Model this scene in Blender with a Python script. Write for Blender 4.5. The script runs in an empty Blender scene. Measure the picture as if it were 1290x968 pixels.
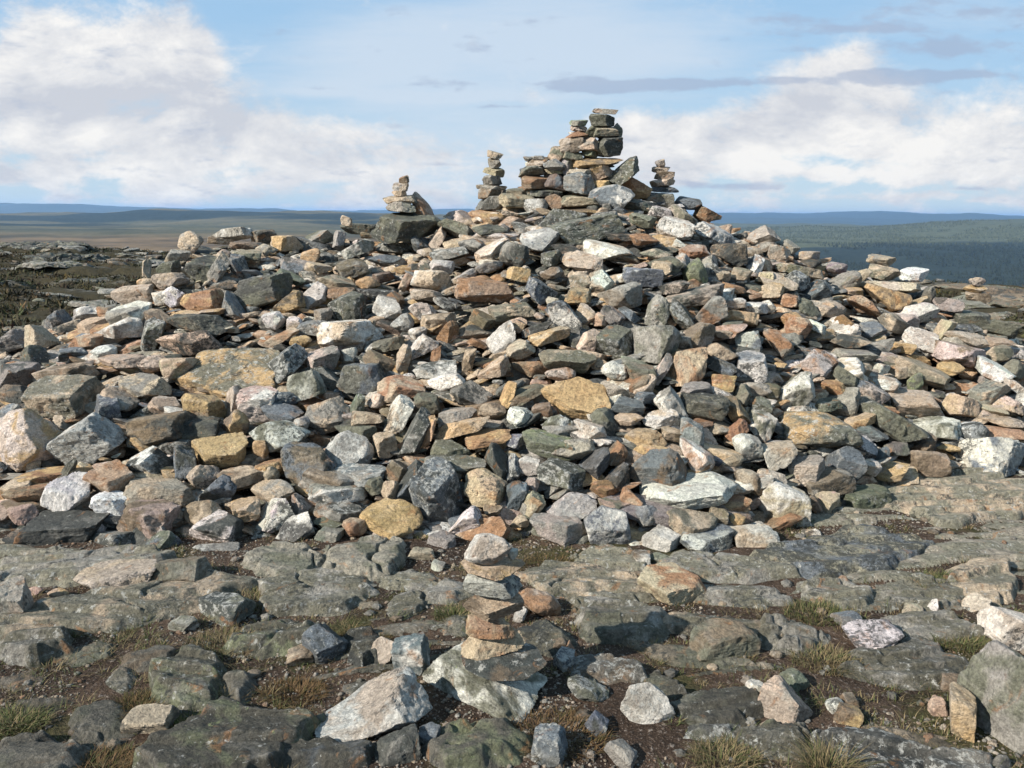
# Every stone read off the photograph: x y w h (pixels of the 1290x968 photo), lean in degrees, shape, colours,
# then "| short name | label" for the ones that others are described by.
# shapes: b block, s slab, f broad face turned up, w wedge, r rounded
HEAP = """
24 472 52 34 0 s GD
80 500 78 54 4 b NT | block with the pale flat top | dark green-grey block with a pale flat top on the left flank
36 553 82 74 0 r LO | white and rust capped boulder | big boulder with white and rust-orange cap over a dark green underside
111 554 84 66 20 b SL | tilted white-edged block | large blue-grey block tilted with a white worn upper edge
183 486 60 32 0 s TG
203 543 78 48 8 b BD | dark brown block | dark brown rough block between the tilted white-edged block and golden block
248 542 60 34 0 b ND
277 568 72 44 -4 b OO | golden block | bright golden rectangular block low on the left of the heap
282 470 132 62 12 f NO | big olive slab | biggest slab of the heap, olive with ochre face and green rim
241 433 74 34 8 s TD
224 464 46 26 20 r TT
256 515 54 38 0 b OB
295 507 34 42 50 w PB
295 536 36 38 0 r BO
189 580 54 34 0 w LD | white-topped dark wedge | dark wedge with a bright white top left of golden block
234 583 36 44 0 b DS
141 606 58 50 0 b TR | rough tan cube | rough tan and rust cube above a white wedge
256 601 42 30 0 r TT
273 617 52 38 10 w SD | speckled blue-black stone | angular blue-black stone speckled white under the golden block
203 621 84 34 -3 s GT
90 624 52 52 30 w LL | white wedge | large white wedge leaning on the low left edge
141 635 42 30 0 b LL
189 654 74 46 -3 b PB | pinkish white-topped block | pinkish brown block with a whitish top near the heap's foot
255 646 54 32 0 r BT
272 667 64 44 0 b LD | white block with the black side | block with a white face and a black right side at the foot
309 643 42 32 0 b TO
78 668 94 42 -2 b DD | long charcoal block | long charcoal rectangular block at the heap's left foot
87 595 20 34 60 s NN
31 648 36 26 0 r TT
27 680 44 24 5 s BD
20 698 42 20 5 r RP
207 690 40 42 0 b NS
272 705 74 36 0 b DL | black and white speckled foot stone | black and white stone with rusty middle at the very foot
304 601 56 26 10 s BT
45 452 36 34 0 w DN
85 470 72 26 8 s TB | long tan bar | long tan bar of stone on the upper left flank
92 446 44 20 0 b SD
52 425 36 30 0 w TT
108 432 42 24 0 r RT
132 443 32 18 0 r LL
150 412 58 30 0 w PL
193 424 38 48 70 b DN
17 432 46 34 20 w GD
155 455 60 18 3 s TG
195 459 34 22 0 r PR
20 497 44 24 0 s BD
14 521 30 24 0 b SG
152 503 40 30 0 w TG
135 518 40 42 0 b SD
210 512 40 26 15 w TP
325 510 46 46 0 b PL
20 613 44 22 3 s BT
42 621 70 20 3 s BR
28 638 56 16 3 s BB
281 413 30 14 0 b PT
441 419 80 36 6 s TL | long tan slab with the pale edge | long tan slab with a pale front edge high left of centre
355 462 58 56 42 s DS | leaning black slab | black slab leaning beside the big olive slab
404 454 50 38 -25 w PG
457 477 60 40 0 b NS
386 487 46 40 10 b GN
439 448 22 20 0 b LG
479 456 42 30 -25 s BB
488 434 40 20 8 s NN
509 453 20 38 80 s TT
532 438 42 34 30 w LP
564 420 28 30 0 w RR | rust wedge | small bright rust wedge left of the leaning pale plate
631 426 36 44 35 f LG | leaning pale plate | pale grey plate leaning face-out above the centre
548 466 54 24 8 s DL
506 490 58 34 15 w RT
562 482 48 24 0 r LG
594 497 52 34 0 w GD
621 463 38 28 10 w TT
590 457 20 34 80 s BT
415 522 54 44 0 f TG | beige polygon | flat-faced beige stone with a many-sided outline
450 512 22 30 80 b NN
474 505 22 18 0 w PP
503 523 38 50 60 b LT | white slanting block | bright white slanting block left of the leaning charcoal block
523 547 42 64 65 b DG | leaning charcoal block | tall charcoal block leaning right with a crisp pale edge
539 545 22 42 70 s OO
538 509 32 28 0 b BN
576 526 46 24 8 s GP
583 539 66 28 15 s OT | ochre tapering slab | ochre tapering slab rising to the right, grey underneath
615 553 56 24 22 s RO | orange blade | thin orange blade of stone sloping beneath the ochre tapering slab
640 498 22 34 70 s OO
620 516 34 18 0 r BT
568 566 50 22 -4 s NN
574 584 74 22 -5 s NG
631 584 40 50 -45 s DD | dark plate | dark plate sloping down to the right above the square beige block
612 615 52 46 -3 b TT | square beige block | square beige block with a smooth lit face near the foot
552 620 66 82 8 b SD | big grey block | big grey block with pale slanting top and dark front at the foot
493 653 76 46 -4 r OO | ochre boulder | rounded ochre boulder with a cracked face at the foot
586 657 46 40 30 w LT
439 571 60 54 0 f DL | black-speckled polygon | many-sided stone speckled black and white
392 584 66 52 10 b BS | rounded brown-grey block | large brown-grey block half under the black-speckled polygon
353 550 68 38 -10 r LN
356 522 52 28 -8 r BS
362 504 34 20 0 r SS
380 536 20 22 0 r SP
485 561 30 32 0 b TT
463 529 40 22 10 w TB
449 545 52 18 0 s NN
452 598 70 26 8 s SG
502 592 34 26 0 w BR
518 607 42 54 60 s DS | dark slanting plate | dark slanting plate left of the big grey block
491 618 22 26 0 r TT
425 620 72 26 0 s GL | pale flat bar | long flat grey bar with a pale top
428 643 66 28 -5 b DG
345 620 52 28 0 b TG
347 648 52 40 30 w LL
372 666 50 40 20 f DL
380 635 24 26 0 w PP
446 664 30 24 0 r RT
415 674 34 20 0 b GG
415 660 40 16 0 s NN
328 566 20 22 0 r OO
337 590 40 22 10 s RO
338 598 24 20 0 r TT
474 612 28 24 20 b NN
621 643 24 16 0 s BT
606 674 72 46 25 f RT | rust slab | rough rust slab right behind the near cairn
557 685 38 30 0 b GG
549 447 14 22 80 b RR
395 414 38 20 10 b SG
379 431 30 16 0 r OO
357 425 40 24 35 s RT
601 433 26 14 -25 s RR
526 421 24 18 0 r PL
546 409 38 22 0 w OB
724 503 84 54 -8 f OO | broad ochre slab | broad flat ochre slab lying face-up in the middle of the heap
828 434 58 48 -6 b NG | green-grey cube | large green-grey cube right of centre
773 430 54 42 0 b DN | black-green block | black-green lichened block touching the green-grey cube
865 462 48 48 30 f TR | tan kite-shaped stone | tan kite-shaped stone with rusty stains
741 432 28 34 75 b PT
692 424 52 26 15 s TO
677 416 38 20 22 s DD
656 440 36 26 25 s PT
716 455 72 30 -5 b NT
774 467 32 24 0 r LL | white round stone | rounded bright white stone under the black-green block
706 472 38 18 -5 r PR
806 470 36 26 0 b BN
834 465 28 40 55 s PG
779 492 40 24 -10 w PT
812 485 30 26 0 w TP
789 511 42 22 -3 b SD
790 528 40 16 0 s TO
845 510 42 46 -55 b LG
832 527 44 24 -8 w LT
813 553 50 26 0 r OT | oval tan stone | oval tan stone perched on a thin orange slab
821 566 46 14 -4 s OR
849 548 30 20 -15 b BT
830 592 74 54 10 b SB | long grey rectangular block | long grey rectangular block with a rusty left end
877 577 40 48 -50 w TL | cream wedge | cream wedge leaning on the long grey rectangular block
871 618 120 42 12 s LL | long white slab | very long bright white slab jutting out near the foot
692 561 66 38 -10 b NY | lichen-green block | block crusted with bright yellow-green lichen below the broad ochre slab
724 566 58 26 8 r PG
762 532 36 36 -50 s DN
743 545 40 32 -40 w PL
703 533 38 20 0 r LN
656 525 34 24 0 r LL
663 498 42 28 30 s NB
683 517 26 20 20 b BR
707 598 60 40 -10 b DN | dark green faceted block | dark green faceted block with a rusty left facet
748 584 36 40 40 s DS
776 600 34 34 0 w BS
667 587 26 24 0 b GL
762 619 36 26 -20 w RR
795 629 28 30 -50 b RT
720 640 62 36 -5 r GL | lumpy pale stone | lumpy pale grey stone left of the mottled boulder
764 664 56 52 0 r SL | mottled boulder | round black and white mottled boulder at the foot
701 666 66 40 -18 s PG | sloping pinkish bar | pinkish grey bar sloping down to the mottled boulder
672 636 30 34 60 w TT
655 658 22 16 0 r TT
671 612 18 20 0 r PP
814 650 36 26 0 r SG
872 660 62 38 -15 b NT
891 682 72 36 -4 b LS | pale foot block | pale grey-white block resting on bedrock under the long white slab
833 682 48 36 -10 b GL
948 682 54 40 -5 b LT | cream foot block | cream and white block resting on bedrock beside pale foot block
989 636 66 56 5 b TL | cream boulder | big cream boulder with a flat lit top at the right foot
944 608 36 32 -30 r PB
922 580 32 16 0 r TT
942 565 36 36 0 b LG
943 463 36 42 0 b LS | upright white block | upright white block with a blue-grey right side
886 512 58 36 -10 b ND
928 519 36 40 -50 s BO
957 513 28 26 0 b NN
960 537 36 40 30 w LN
928 542 28 28 30 b RR
933 499 24 30 70 s NN
910 483 28 22 0 b OR
906 462 40 26 -22 s DS
872 546 34 38 0 b SG
908 445 42 24 -25 s BT
943 432 36 28 4 b LS
877 424 46 34 20 w BP
862 431 22 16 0 b PP
913 421 34 12 0 s TB
813 501 30 16 0 b SS
774 638 40 20 -6 s TN
905 650 22 22 0 b BT
927 656 24 16 0 r OO
776 571 28 30 0 w BR
650 556 24 18 0 b SS
646 590 20 36 70 b SD
652 625 28 38 50 b SD
953 491 36 18 0 r PG
877 490 40 18 -5 b GG
1030 544 94 50 -6 r NO | broad olive slab | broad rounded olive slab on the lower right
1032 458 48 36 -15 f LR | white stone with the red face | white stone with a pinkish red right face
1077 447 54 18 0 s GG
1068 430 50 18 0 s TD
1163 469 76 44 -28 s NT | long olive bar | long olive bar sloping down right on the right flank
1154 509 70 38 -4 b TP | buff block | large buff block under the long olive bar
1209 511 44 30 -10 b TT
1118 531 86 52 -28 s DN | dark overhanging slab | dark slab overhanging a black gap on the lower right
1085 530 42 22 20 s OT | orange plate | small bright orange plate left of the dark overhanging slab
1180 540 56 30 8 b LN
1089 565 32 32 0 r LS | lavender-grey lump | smooth pale lavender-grey lump below the orange plate
1061 587 40 50 80 b SD
980 575 46 36 30 w LT
1016 594 48 40 20 b GP
1042 606 68 34 3 b BG | brown rectangular block | brown rectangular block above a green stone at the foot
1090 630 62 34 4 b NN | green foot stone | dark green stone lying on the bedrock at the foot
1042 634 28 28 10 b TT
1024 637 24 26 -60 b BB
1168 583 58 32 -4 b TB | tan rectangular block | tan rectangular block sitting on the right bedrock
1126 594 42 24 10 w OP
1094 590 28 22 -10 b LT
1252 574 82 48 -4 b LS | great pale block | great pale block stained blue-black at the right edge
1266 546 54 18 -2 s RT
1223 547 44 30 8 b LD
1250 641 92 36 -3 b PL | long pale foot block | long pale pinkish block lying alone on the right bedrock
1231 667 34 16 8 w GG
1270 667 40 14 0 s RR
1096 496 48 32 -28 s PS
1114 482 42 24 -20 b LP
1079 465 42 20 -4 s NT
1109 465 22 18 -20 b LP
1001 494 50 50 30 b LN | white block with green rim | white block with a bright green lichen rim on the right
1043 510 34 18 8 s NN
1049 489 32 20 -10 r RO
1065 477 36 32 -45 s NN
1132 469 24 18 0 b BT
1116 452 26 22 -20 b PP
1153 482 22 24 0 r YN | yellow-green lichened stone | small stone wholly covered in yellow-green lichen
1210 446 66 34 -12 s PB | plate with the red underside | pinkish plate with a brick-red underside on the right flank
1159 429 40 34 -10 f PL
1250 465 44 34 -35 s LL
1246 494 50 32 20 b GT
1197 464 28 18 15 s OO
1272 511 38 24 -8 r PT
1251 517 36 14 -14 s TT
1262 531 54 14 -2 s TP
1192 415 22 26 60 b TT
1130 438 38 18 -3 b TO
981 434 38 38 -55 s GR
1006 414 32 28 -20 r RT
1025 412 32 20 -30 b LL
1100 417 38 24 -5 b SG
1257 447 34 24 0 r NT
1257 415 40 24 -20 b DN
1278 467 26 28 0 r NN
1278 488 30 24 -35 s LP
1281 445 22 16 0 b LL
1100 546 44 20 -15 w SS
972 603 34 22 -20 r PG
1111 575 14 24 80 b SS
1158 556 32 24 0 w DB
1128 566 30 18 0 b NN
1195 564 26 10 -8 s OO
972 493 24 20 0 b BB
1025 687 34 40 -70 b LT | cream stone on the bedrock | upright cream stone standing alone on the bare green bedrock
241 306 30 28 0 r GT | round grey crest stone | round grey stone at the left end of the crest
292 295 56 12 0 s GL | flat crest slab | thin flat grey slab on the left crest
278 303 36 12 -4 s PB
254 342 40 42 0 r DN | black-green boulder | black-green boulder just below the left crest
274 341 32 48 65 s TG
300 337 24 36 -70 s GS
257 379 54 30 4 b RO | rust block | bright rust-orange block on the upper left flank
268 393 30 10 3 s TO
227 375 38 26 8 w LL
202 376 20 20 0 b LT
217 355 42 22 8 r PT
170 372 50 28 8 r TP
295 385 30 36 -50 s SG
331 369 66 50 22 b DN | large black-green slab | large black-green slab with a pale lit top on the upper left
253 409 84 30 -3 b ND
201 402 30 26 -30 s BT
166 400 46 44 40 w LG | bright white leaning stone | bright white leaning stone on the far left slope
112 396 44 18 10 r GL
72 404 34 28 0 w GS
86 411 32 18 -8 w TD
118 410 40 22 12 s TT
225 325 28 22 0 r TG
212 338 28 18 15 b NN
282 322 18 14 0 r TT
312 325 36 24 -8 b NT
312 309 46 14 0 s BD
185 360 24 16 0 r OT
335 299 34 22 0 b DB
362 307 40 24 4 b TO | tan crest block | tan block with orange right side on the left crest
399 302 42 24 20 w GN
426 303 18 24 80 b GG
452 288 44 18 0 s ND
470 294 30 14 0 b BB
451 315 40 26 25 s GL
496 313 46 14 -3 s DG
530 307 24 22 0 w DS
551 301 22 30 60 b TP
536 318 22 12 0 r LT
571 292 52 28 -28 s DN
577 309 38 16 8 s TT
595 309 34 18 -10 r DG
566 321 48 20 14 s DG
619 316 42 30 35 s TL | sloping tan plate | sloping tan plate below the slim stack on the crest
648 322 36 32 0 r DG
617 290 44 16 8 w ND
580 276 42 22 -15 w PT
371 338 38 28 -30 f PS | lavender plate | pale lavender plate tilted on the upper left slope
391 322 24 18 0 b OT | little golden block | little golden block resting high on the left slope
401 338 34 20 15 w TP
366 350 36 22 -35 s NN
444 339 42 26 15 b BG
485 328 42 14 -3 r SS
464 356 30 16 0 r OT
425 357 48 24 -25 s NT
393 372 34 36 0 f LL | pale grey triangle | pale grey triangular plate on the upper left slope
364 382 38 30 25 w BO
438 387 46 38 4 b DN | dark green square block | dark green square block above the long tan slab
345 404 28 24 0 b LL
372 407 20 18 0 b LT
407 397 24 18 0 b GB
430 369 34 16 0 s RB
544 354 50 26 -5 b LT | cream block | cream-topped block on the upper slope below the two-level stack
538 372 42 18 -5 s PB
489 388 36 32 -20 f GL | grey slanted plate | pale grey plate slanted below the upper slope's dark ledge
498 376 22 18 -40 b BR
611 366 74 32 -8 b RP | reddish slab | wide reddish slab below the sloping tan plate
532 394 34 24 0 r PL
507 407 28 24 0 r SG
552 407 46 26 12 b BT
633 395 36 24 4 b NT
608 403 34 26 -25 b BB
477 369 54 12 -3 s DD
483 349 28 16 0 b BB
507 341 22 10 0 b OO
557 337 30 18 -10 r LL
585 348 32 20 10 w GT
616 337 34 16 15 s GG
335 315 28 16 0 r TG
511 356 18 22 60 b TT
536 333 18 14 0 r TP
737 290 92 44 20 b DN | great charcoal slab | great charcoal slab jutting under the summit cairn
681 303 50 32 -15 w SL | grey triangular stone | grey triangular stone left of the great charcoal slab
766 314 60 28 -18 b LT | cream angular block | large cream angular block under the great charcoal slab
733 330 52 32 -30 f TP | cracked tan slab | tan slab with a central crack below the great charcoal slab
695 326 26 22 0 b DN
696 344 30 16 0 r BG | brown egg-shaped stone | smooth brown egg-shaped stone left of the cracked tan slab
848 288 46 32 -8 b PL | pinkish layered block | pinkish layered block below the right crest stack
900 296 48 34 -30 b LS | white-grey crest boulder | white-grey boulder high on the right crest
920 322 46 32 -15 r BD | dark brown boulder | dark brown boulder below the white-grey crest boulder
962 296 40 26 12 w GP
827 322 40 20 -18 s PN
834 338 28 20 -4 b TT
758 355 32 30 0 f LT | white pitted stone | white pitted stone below the cream angular block
781 372 54 34 8 b GB | grey-brown block | grey-brown block right of the white pitted stone
682 368 40 36 20 w SD | slate pyramid | dark slate pyramid left of centre on the upper slope
731 354 28 18 0 b NT
728 372 34 22 -5 b NO
828 393 34 42 80 r NG | upright green-grey stone | rounded upright green-grey stone
808 350 50 26 -5 b SD
773 400 32 30 -45 b GD
792 397 26 22 -45 s SD
857 396 32 38 -55 s DN
876 375 72 34 22 s DP
889 395 46 40 35 w GR
933 401 50 20 -5 s OT | golden bar | golden bar of stone on the right slope
953 388 36 16 -4 s LL
877 343 30 34 0 r NY
875 316 38 18 5 s RP
934 345 28 18 0 b NT
910 348 20 14 0 b NT
894 333 22 20 0 r PP
848 362 38 18 12 s PD
710 403 46 44 -50 b LS | white slanting bar | white and grey bar slanting down left of the upper cubes
735 397 26 30 75 f TP
656 392 36 24 0 b NT
653 347 30 20 0 b ON
651 410 26 20 0 r TT
811 278 34 22 -12 s NN
782 298 42 16 -8 s BD
811 302 36 16 10 w BR
833 267 34 16 -8 b LL
862 272 34 30 -35 s NP
891 270 34 22 0 w BR
867 256 38 20 -10 b DS | dark crest block | dark block lying on the crest right of the right-hand stack
951 335 20 28 80 b LS
962 333 22 20 0 b RT
964 350 20 16 0 b TT
925 383 30 14 0 b LR
922 410 28 12 -4 s NN
698 382 20 16 0 r PP
925 363 32 16 -18 s RR
858 330 22 22 0 r SP
756 402 20 18 0 b TT
982 319 30 20 10 w TG
996 311 24 20 -40 b GG
1019 323 26 14 0 b GT
1007 342 64 20 -8 s NT
980 356 44 26 -20 f TP
974 366 30 20 0 b TO
1005 354 30 28 0 b SD
1028 367 46 28 18 w SD
1053 338 26 16 0 r GG
1063 355 40 26 15 w GN
995 379 24 18 0 b RT
1110 328 38 18 -5 b TG | upper stone of the flank pair | flat tan stone topping the two-stone pile on the right flank
1111 343 40 22 -5 b NT | lower stone of the flank pair | green-grey stone carrying a flat tan one on the right flank
1151 346 36 20 0 b LL | white stone behind the flank pair | white angular stone just right of the two-stone pile
1125 361 62 18 -4 s TP
1115 374 52 38 -35 w OB | rust-brown wedge | large rust-brown wedge under the two-stone pile
1158 394 46 26 4 b LL | bright white flat stone | bright white flat-topped stone on the right flank
1166 372 20 20 0 w NN
1192 385 34 20 -15 b PS
1086 387 40 26 -30 s RT
1103 391 44 22 -35 s SG
1019 388 30 26 -40 f NN
1046 390 40 22 -15 r TT
1067 410 38 26 0 w RR
1225 384 48 14 0 s NG | platform slab | flat green-grey slab carrying the low three-stone pile on the far right
1222 402 42 24 -8 b ND
999 403 28 20 -10 r RO
1077 367 22 12 0 b TO
967 387 20 16 0 r LL
1141 405 32 22 0 b PL
1125 408 36 26 -30 b NT
1253 431 42 14 -3 s TT
1215 428 46 22 -12 s PT
"""

# piled stones: x y w h lean shape colours depth(m added) | label
PILES = """
@summit
762 141 28 10 -6 s TG 0 | topmost flat tan stone of the tall summit cairn
758 151 28 16 -4 b DN 0 | dark chunky stone right under the summit cairn's topmost stone
776 165 14 17 0 r NG .06 | rounded green-grey stone at the summit cairn's upper right edge
764 166 28 15 -4 b TN -.03 | squared tan stone two below the top of the summit cairn
729 154 20 8 0 s GG 0 | thin grey cap stone of the summit cairn's lower left shoulder
729 161 18 8 0 b PT 0 | pale pinkish stone under the thin grey cap on the summit cairn's shoulder
727 169 24 13 12 w RT 0 | rust stone third down on the summit cairn's left shoulder
745 167 18 20 60 b NT .03 | green-grey upright stone between the summit cairn's top and its left shoulder
721 184 29 21 8 r BP 0 | brown rounded stone on the left side of the summit cairn's upper half
741 180 24 16 -10 w TG -.04 | pale grey-tan wedge in the middle of the summit cairn's upper half
766 183 31 27 0 b DN 0 | black-green block under the squared tan stone of the summit cairn
743 192 18 11 0 b NN 0 | small green-grey stone wedged under the grey-tan wedge of the summit cairn
701 193 20 16 20 r TN .04 | tan stone on the stepped left shoulder of the summit cairn
720 197 24 12 0 b NT 0 | green and tan flat stone below the brown rounded one in the summit cairn
750 204 58 17 6 s OB -.04 | wide ochre slab across the waist of the summit cairn
678 205 24 13 12 w BP .02 | brown wedge on the summit cairn's outer left step
680 199 15 7 0 s GG .02 | tiny grey cap on the brown wedge of the summit cairn's left step
672 215 32 16 8 r NG .02 | green-grey rounded stone at the summit cairn's far left
698 207 24 12 0 r SG -.03 | blue-grey rounded stone left of the summit cairn's waist
715 209 15 17 0 b GN 0 | small grey-green stone between blue-grey round stone and ochre waist slab
698 215 21 7 0 s TT 0 | thin tan slip of stone under the blue-grey round stone
731 216 28 7 3 s PG -.06 | thin pinkish slab lying on the cracked blue-grey block
730 232 35 29 -2 b SG -.05 | cracked blue-grey block at the centre of the summit cairn
700 229 26 24 0 r BS -.02 | brown and blue-grey stone left of the cracked blue-grey block
674 227 29 17 5 b BR 0 | brown-rust block at the summit cairn's lower left
758 217 29 20 15 w TO -.03 | tan and ochre wedge right of the cracked blue-grey block
784 217 38 36 45 s DN -.02 | dark leaning slab with green lichen on the summit cairn's right
757 231 22 10 0 s OO -.05 | small ochre slab under the tan and ochre wedge
796 235 42 34 0 w RO .08 | rust triangular stone at the summit cairn's lower right
653 241 26 10 0 s NT 0 | thin green-grey stone at the left toe of the summit cairn
685 242 40 10 0 s DN -.02 | dark flat slab along the base of the summit cairn's left side
653 254 42 18 -3 b TN -.05 | tan block at the left foot of the summit cairn
769 251 50 33 -8 r SL -.12 | blue-grey boulder speckled white at the summit cairn's foot
731 252 42 15 0 b TN -.14 | flat tan stone directly under the cracked blue-grey block
728 267 50 18 4 s OB -.2 | ochre slab under the flat tan stone at the summit cairn's foot
698 256 24 20 0 r BR -.1 | brown-rust rounded stone left of the flat tan foot stone
673 262 28 20 0 r LG -.12 | whitish stone between the summit cairn and the slim stack
806 260 44 20 -15 s DN -.08 | dark slab sloping under the rust triangular stone
714 270 22 14 0 b TP -.05 | small tan stone packed left of the ochre foot slab
@slim
624 194 19 10 -18 s GT 0 | topmost tilted grey stone of the slim seven-stone stack
623 205 16 14 0 b BG 0 | brown squarish stone second from the slim stack's top
622 216 26 13 -15 b TN 0 | tan slanted stone third from the slim stack's top
620 227 24 15 0 b DG 0 | charcoal stone at the middle of the slim seven-stone stack
619 236 37 9 -3 s BG 0 | widest thin brown slab of the slim seven-stone stack
617 244 28 13 0 b GB 0 | grey block second from the bottom of the slim stack
617 255 36 12 2 s DG 0 | dark flat bottom stone of the slim seven-stone stack
@crest
832 205 13 9 0 r GT 0 | little round top stone of the stack right of summit cairn
833 213 22 8 0 s TG 0 | tan flat stone second down in the stack right of summit cairn
837 221 25 13 0 b PB 0 | pinkish brown block in the stack right of the summit cairn
834 230 30 8 4 s PT 0 | thin pinkish slab midway down the stack right of summit cairn
836 239 36 12 -3 s SD 0 | dark blue-grey slab low in the stack right of summit cairn
829 250 40 18 -6 b NG -.03 | green-grey bottom block of the stack right of summit cairn
@flank
1231 355 18 10 6 r GT 0 | small grey cap of the low three-stone pile on the far right
1228 363 27 9 0 s OT 0 | ochre middle slab of the low three-stone pile on the far right
1228 372 32 11 -3 s TB .02 | wide tan bottom slab of the low three-stone pile, far right
@pillar
184 341 13 26 88 b NT 0 | small standing green-grey pillar stone on the heath behind the left flank
@ledge
509 226 12 11 0 b RB 0 | small rust-brown cube topping the stack on the dark ledge
505 236 19 14 0 b LT 0 | pale tan cube second down in the dark ledge stack
503 244 18 7 -5 s PT 0 | thin pale slip of stone in the dark ledge stack
504 251 40 12 5 s NT 0 | widest green-grey slab of the dark ledge stack
506 261 35 12 0 s GG 0 | smooth grey bottom slab of the dark ledge stack
511 285 84 38 -3 s DN -.03 | big black ledge stone carrying a five-stone stack on the left crest
532 260 27 34 -50 r RP .08 | mottled pink-brown boulder leaning behind the dark ledge stack
437 279 13 14 0 b TG 0 | tiny tan stone perched on the left crest before the ledge stack
"""

# piles on the open ground: same columns; the depth is that of the lowest stone's foot
NEARPILE = """
615 689 54 32 12 r LP 0 | whitish peaked top stone of the near cairn in front of heap
645 697 14 13 0 r LL .03 | tiny white knob beside the near cairn's peaked top stone
621 714 72 26 -3 s TO 0 | layered tan and ochre slab under the near cairn's top stone
621 736 66 30 -2 b LS 0 | pale blue-grey block third from the top of near cairn
622 762 68 33 3 b TB 0 | tan-brown block in the middle of the near cairn
618 788 56 25 -3 s TR 0 | thin tan slab with rusty edge in the near cairn
621 808 72 32 4 b TR 0 | thick tan block lowest of the near cairn's small stones
634 834 108 36 -5 s DB -.05 | broad dark flat slab that the near cairn's small stones stand on
610 863 156 98 -14 b LN .0 | big white lichen-spotted boulder carrying the near cairn
"""

# loose stones on the bedrock and soil in front
LOOSE = """
18 760 46 62 0 b GP | grey foreground block | grey upright block at the left edge of the foreground
149 728 94 36 5 s PT | long pinkish stone | long pinkish tan stone on bedrock before the heap's left foot
227 721 76 34 4 b NB | green and brown stone | green and brown stone between long pinkish stone and heap's foot
190 907 66 40 22 b TD | tan-topped dark stone | dark stone with a tan lit top in the lower left
283 767 72 32 4 b DN
75 748 28 14 6 r TO
43 745 20 12 0 r TT
230 788 36 20 10 b GN
409 815 56 52 -6 b SD | dark blue foreground block | dark blue-grey block beside the mossy mound
378 828 36 24 5 b TB
484 822 34 36 20 f TP
518 828 46 54 6 b SL | blue-topped white block | block with blue-grey top and white front left of near cairn
470 888 148 74 6 w LP | white quartz boulder | large white quartz boulder tapering left, left of near cairn
500 942 60 42 5 b DG
540 927 32 28 0 b DS
532 698 34 16 -4 b TN
552 713 18 14 0 b LG
680 761 52 36 -10 r RP | red-pink stone | red-pink stone touching the near cairn on its right
655 776 18 24 70 b LG
845 737 88 46 -8 s TR | red-rimmed slab stone | oval grey slab stone with a red-brown rim on the bedrock
912 808 86 46 -4 b BN | brown-green angular stone | angular brown and green stone on the pale ledge
815 890 66 56 -20 f GL | grey lichen-dotted stone | grey lichen-dotted stone lying in soil right of near cairn
951 869 24 22 -20 r LL
988 886 66 60 -15 b TG | cream-faced foreground block | tan and cream block standing on dark bedrock, lower right
711 833 28 30 30 w SS
704 815 20 22 0 b BR
720 819 16 22 -50 b RR
741 868 52 34 -28 s DN
752 914 32 30 -30 b SD
693 942 50 50 0 b SD | dark foreground stone | dark blue-grey stone in the moss at the bottom below near cairn
782 952 42 38 -35 b GG
809 705 24 24 0 b LB
832 706 28 18 0 b NN
1097 801 70 36 3 b LD | white black-spotted stone | white stone dotted with black spots beside the grass
1066 781 34 20 -12 b SB
1212 902 46 68 -86 b TO | upright tan brick | tan brick-shaped stone lying before the right edge boulder
1182 891 22 26 0 b TT
1213 864 56 24 -4 b BB | brown stone behind the tan brick | dull brown stone tucked behind the upright tan brick
1274 884 88 136 -8 b GN | right edge boulder | huge grey-green boulder cut by the right edge of the photo
1270 796 56 56 -25 b LP | pink-white stone | pink-white stone at the right edge above a huge boulder
1231 761 40 26 12 w TL
1175 765 15 22 75 r LL
1150 770 26 18 0 r TT
1068 902 36 26 -10 b OB
1052 890 22 20 0 r LG
1072 884 22 20 0 b BR
1000 857 38 26 0 b NN
"""

# bedrock that breaks through the soil: x y w h lean colours height(m)
BEDROCK = """
100 706 200 40 6 NG .09
160 757 290 50 10 NT .08
40 803 95 46 9 NG .10
345 800 120 42 2 NY .08
108 822 76 20 12 TN .03
183 826 66 28 10 GB .05
155 850 36 28 20 NT .04
25 856 56 18 8 PB .02
236 852 88 66 -6 NY .10
298 858 44 44 30 GN .06
53 886 80 24 4 BG .04
130 908 90 54 6 GN .06
45 950 120 56 4 GN .10
285 932 220 96 16 DY .17
400 946 130 46 4 DS .09
358 703 98 40 2 GN .10
458 697 114 50 3 GN .13
405 742 160 54 4 NG .07
520 730 82 24 -4 NG .04
562 743 60 30 5 NG .05
508 762 54 30 8 NG .04
462 760 34 12 0 TN .02
458 806 60 44 -8 ND .08
536 786 50 14 -3 TN .02
576 783 40 26 0 GN .04
606 930 124 64 5 GY .09
690 800 84 40 -10 ND .08
765 840 86 30 -8 SB .05
740 735 190 48 -8 NT .07
768 699 80 28 -4 NG .08
785 772 126 44 -12 NG .08
754 783 62 40 -5 GN .09
910 712 180 30 -2 NG .08
925 746 126 30 -5 NG .06
905 787 180 30 -8 NT .06
885 826 160 20 -10 TN .04
832 862 60 30 -18 DN .05
905 890 106 48 -8 DN .08
900 917 66 28 -4 SN .04
975 925 110 44 -8 NY .09
1065 693 200 64 4 NS .10
1195 622 210 60 -4 NT .10
1060 745 86 34 -6 NG .07
1000 797 90 40 -4 NG .09
1145 836 166 50 -6 NG .07
1170 787 124 34 -4 NG .07
1160 745 110 40 -2 NG .06
1245 730 90 56 -12 NT .08
1090 945 150 64 -8 SD .09
1215 958 110 40 -3 SG .07
1150 925 120 22 -12 BT .04
"""

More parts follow.
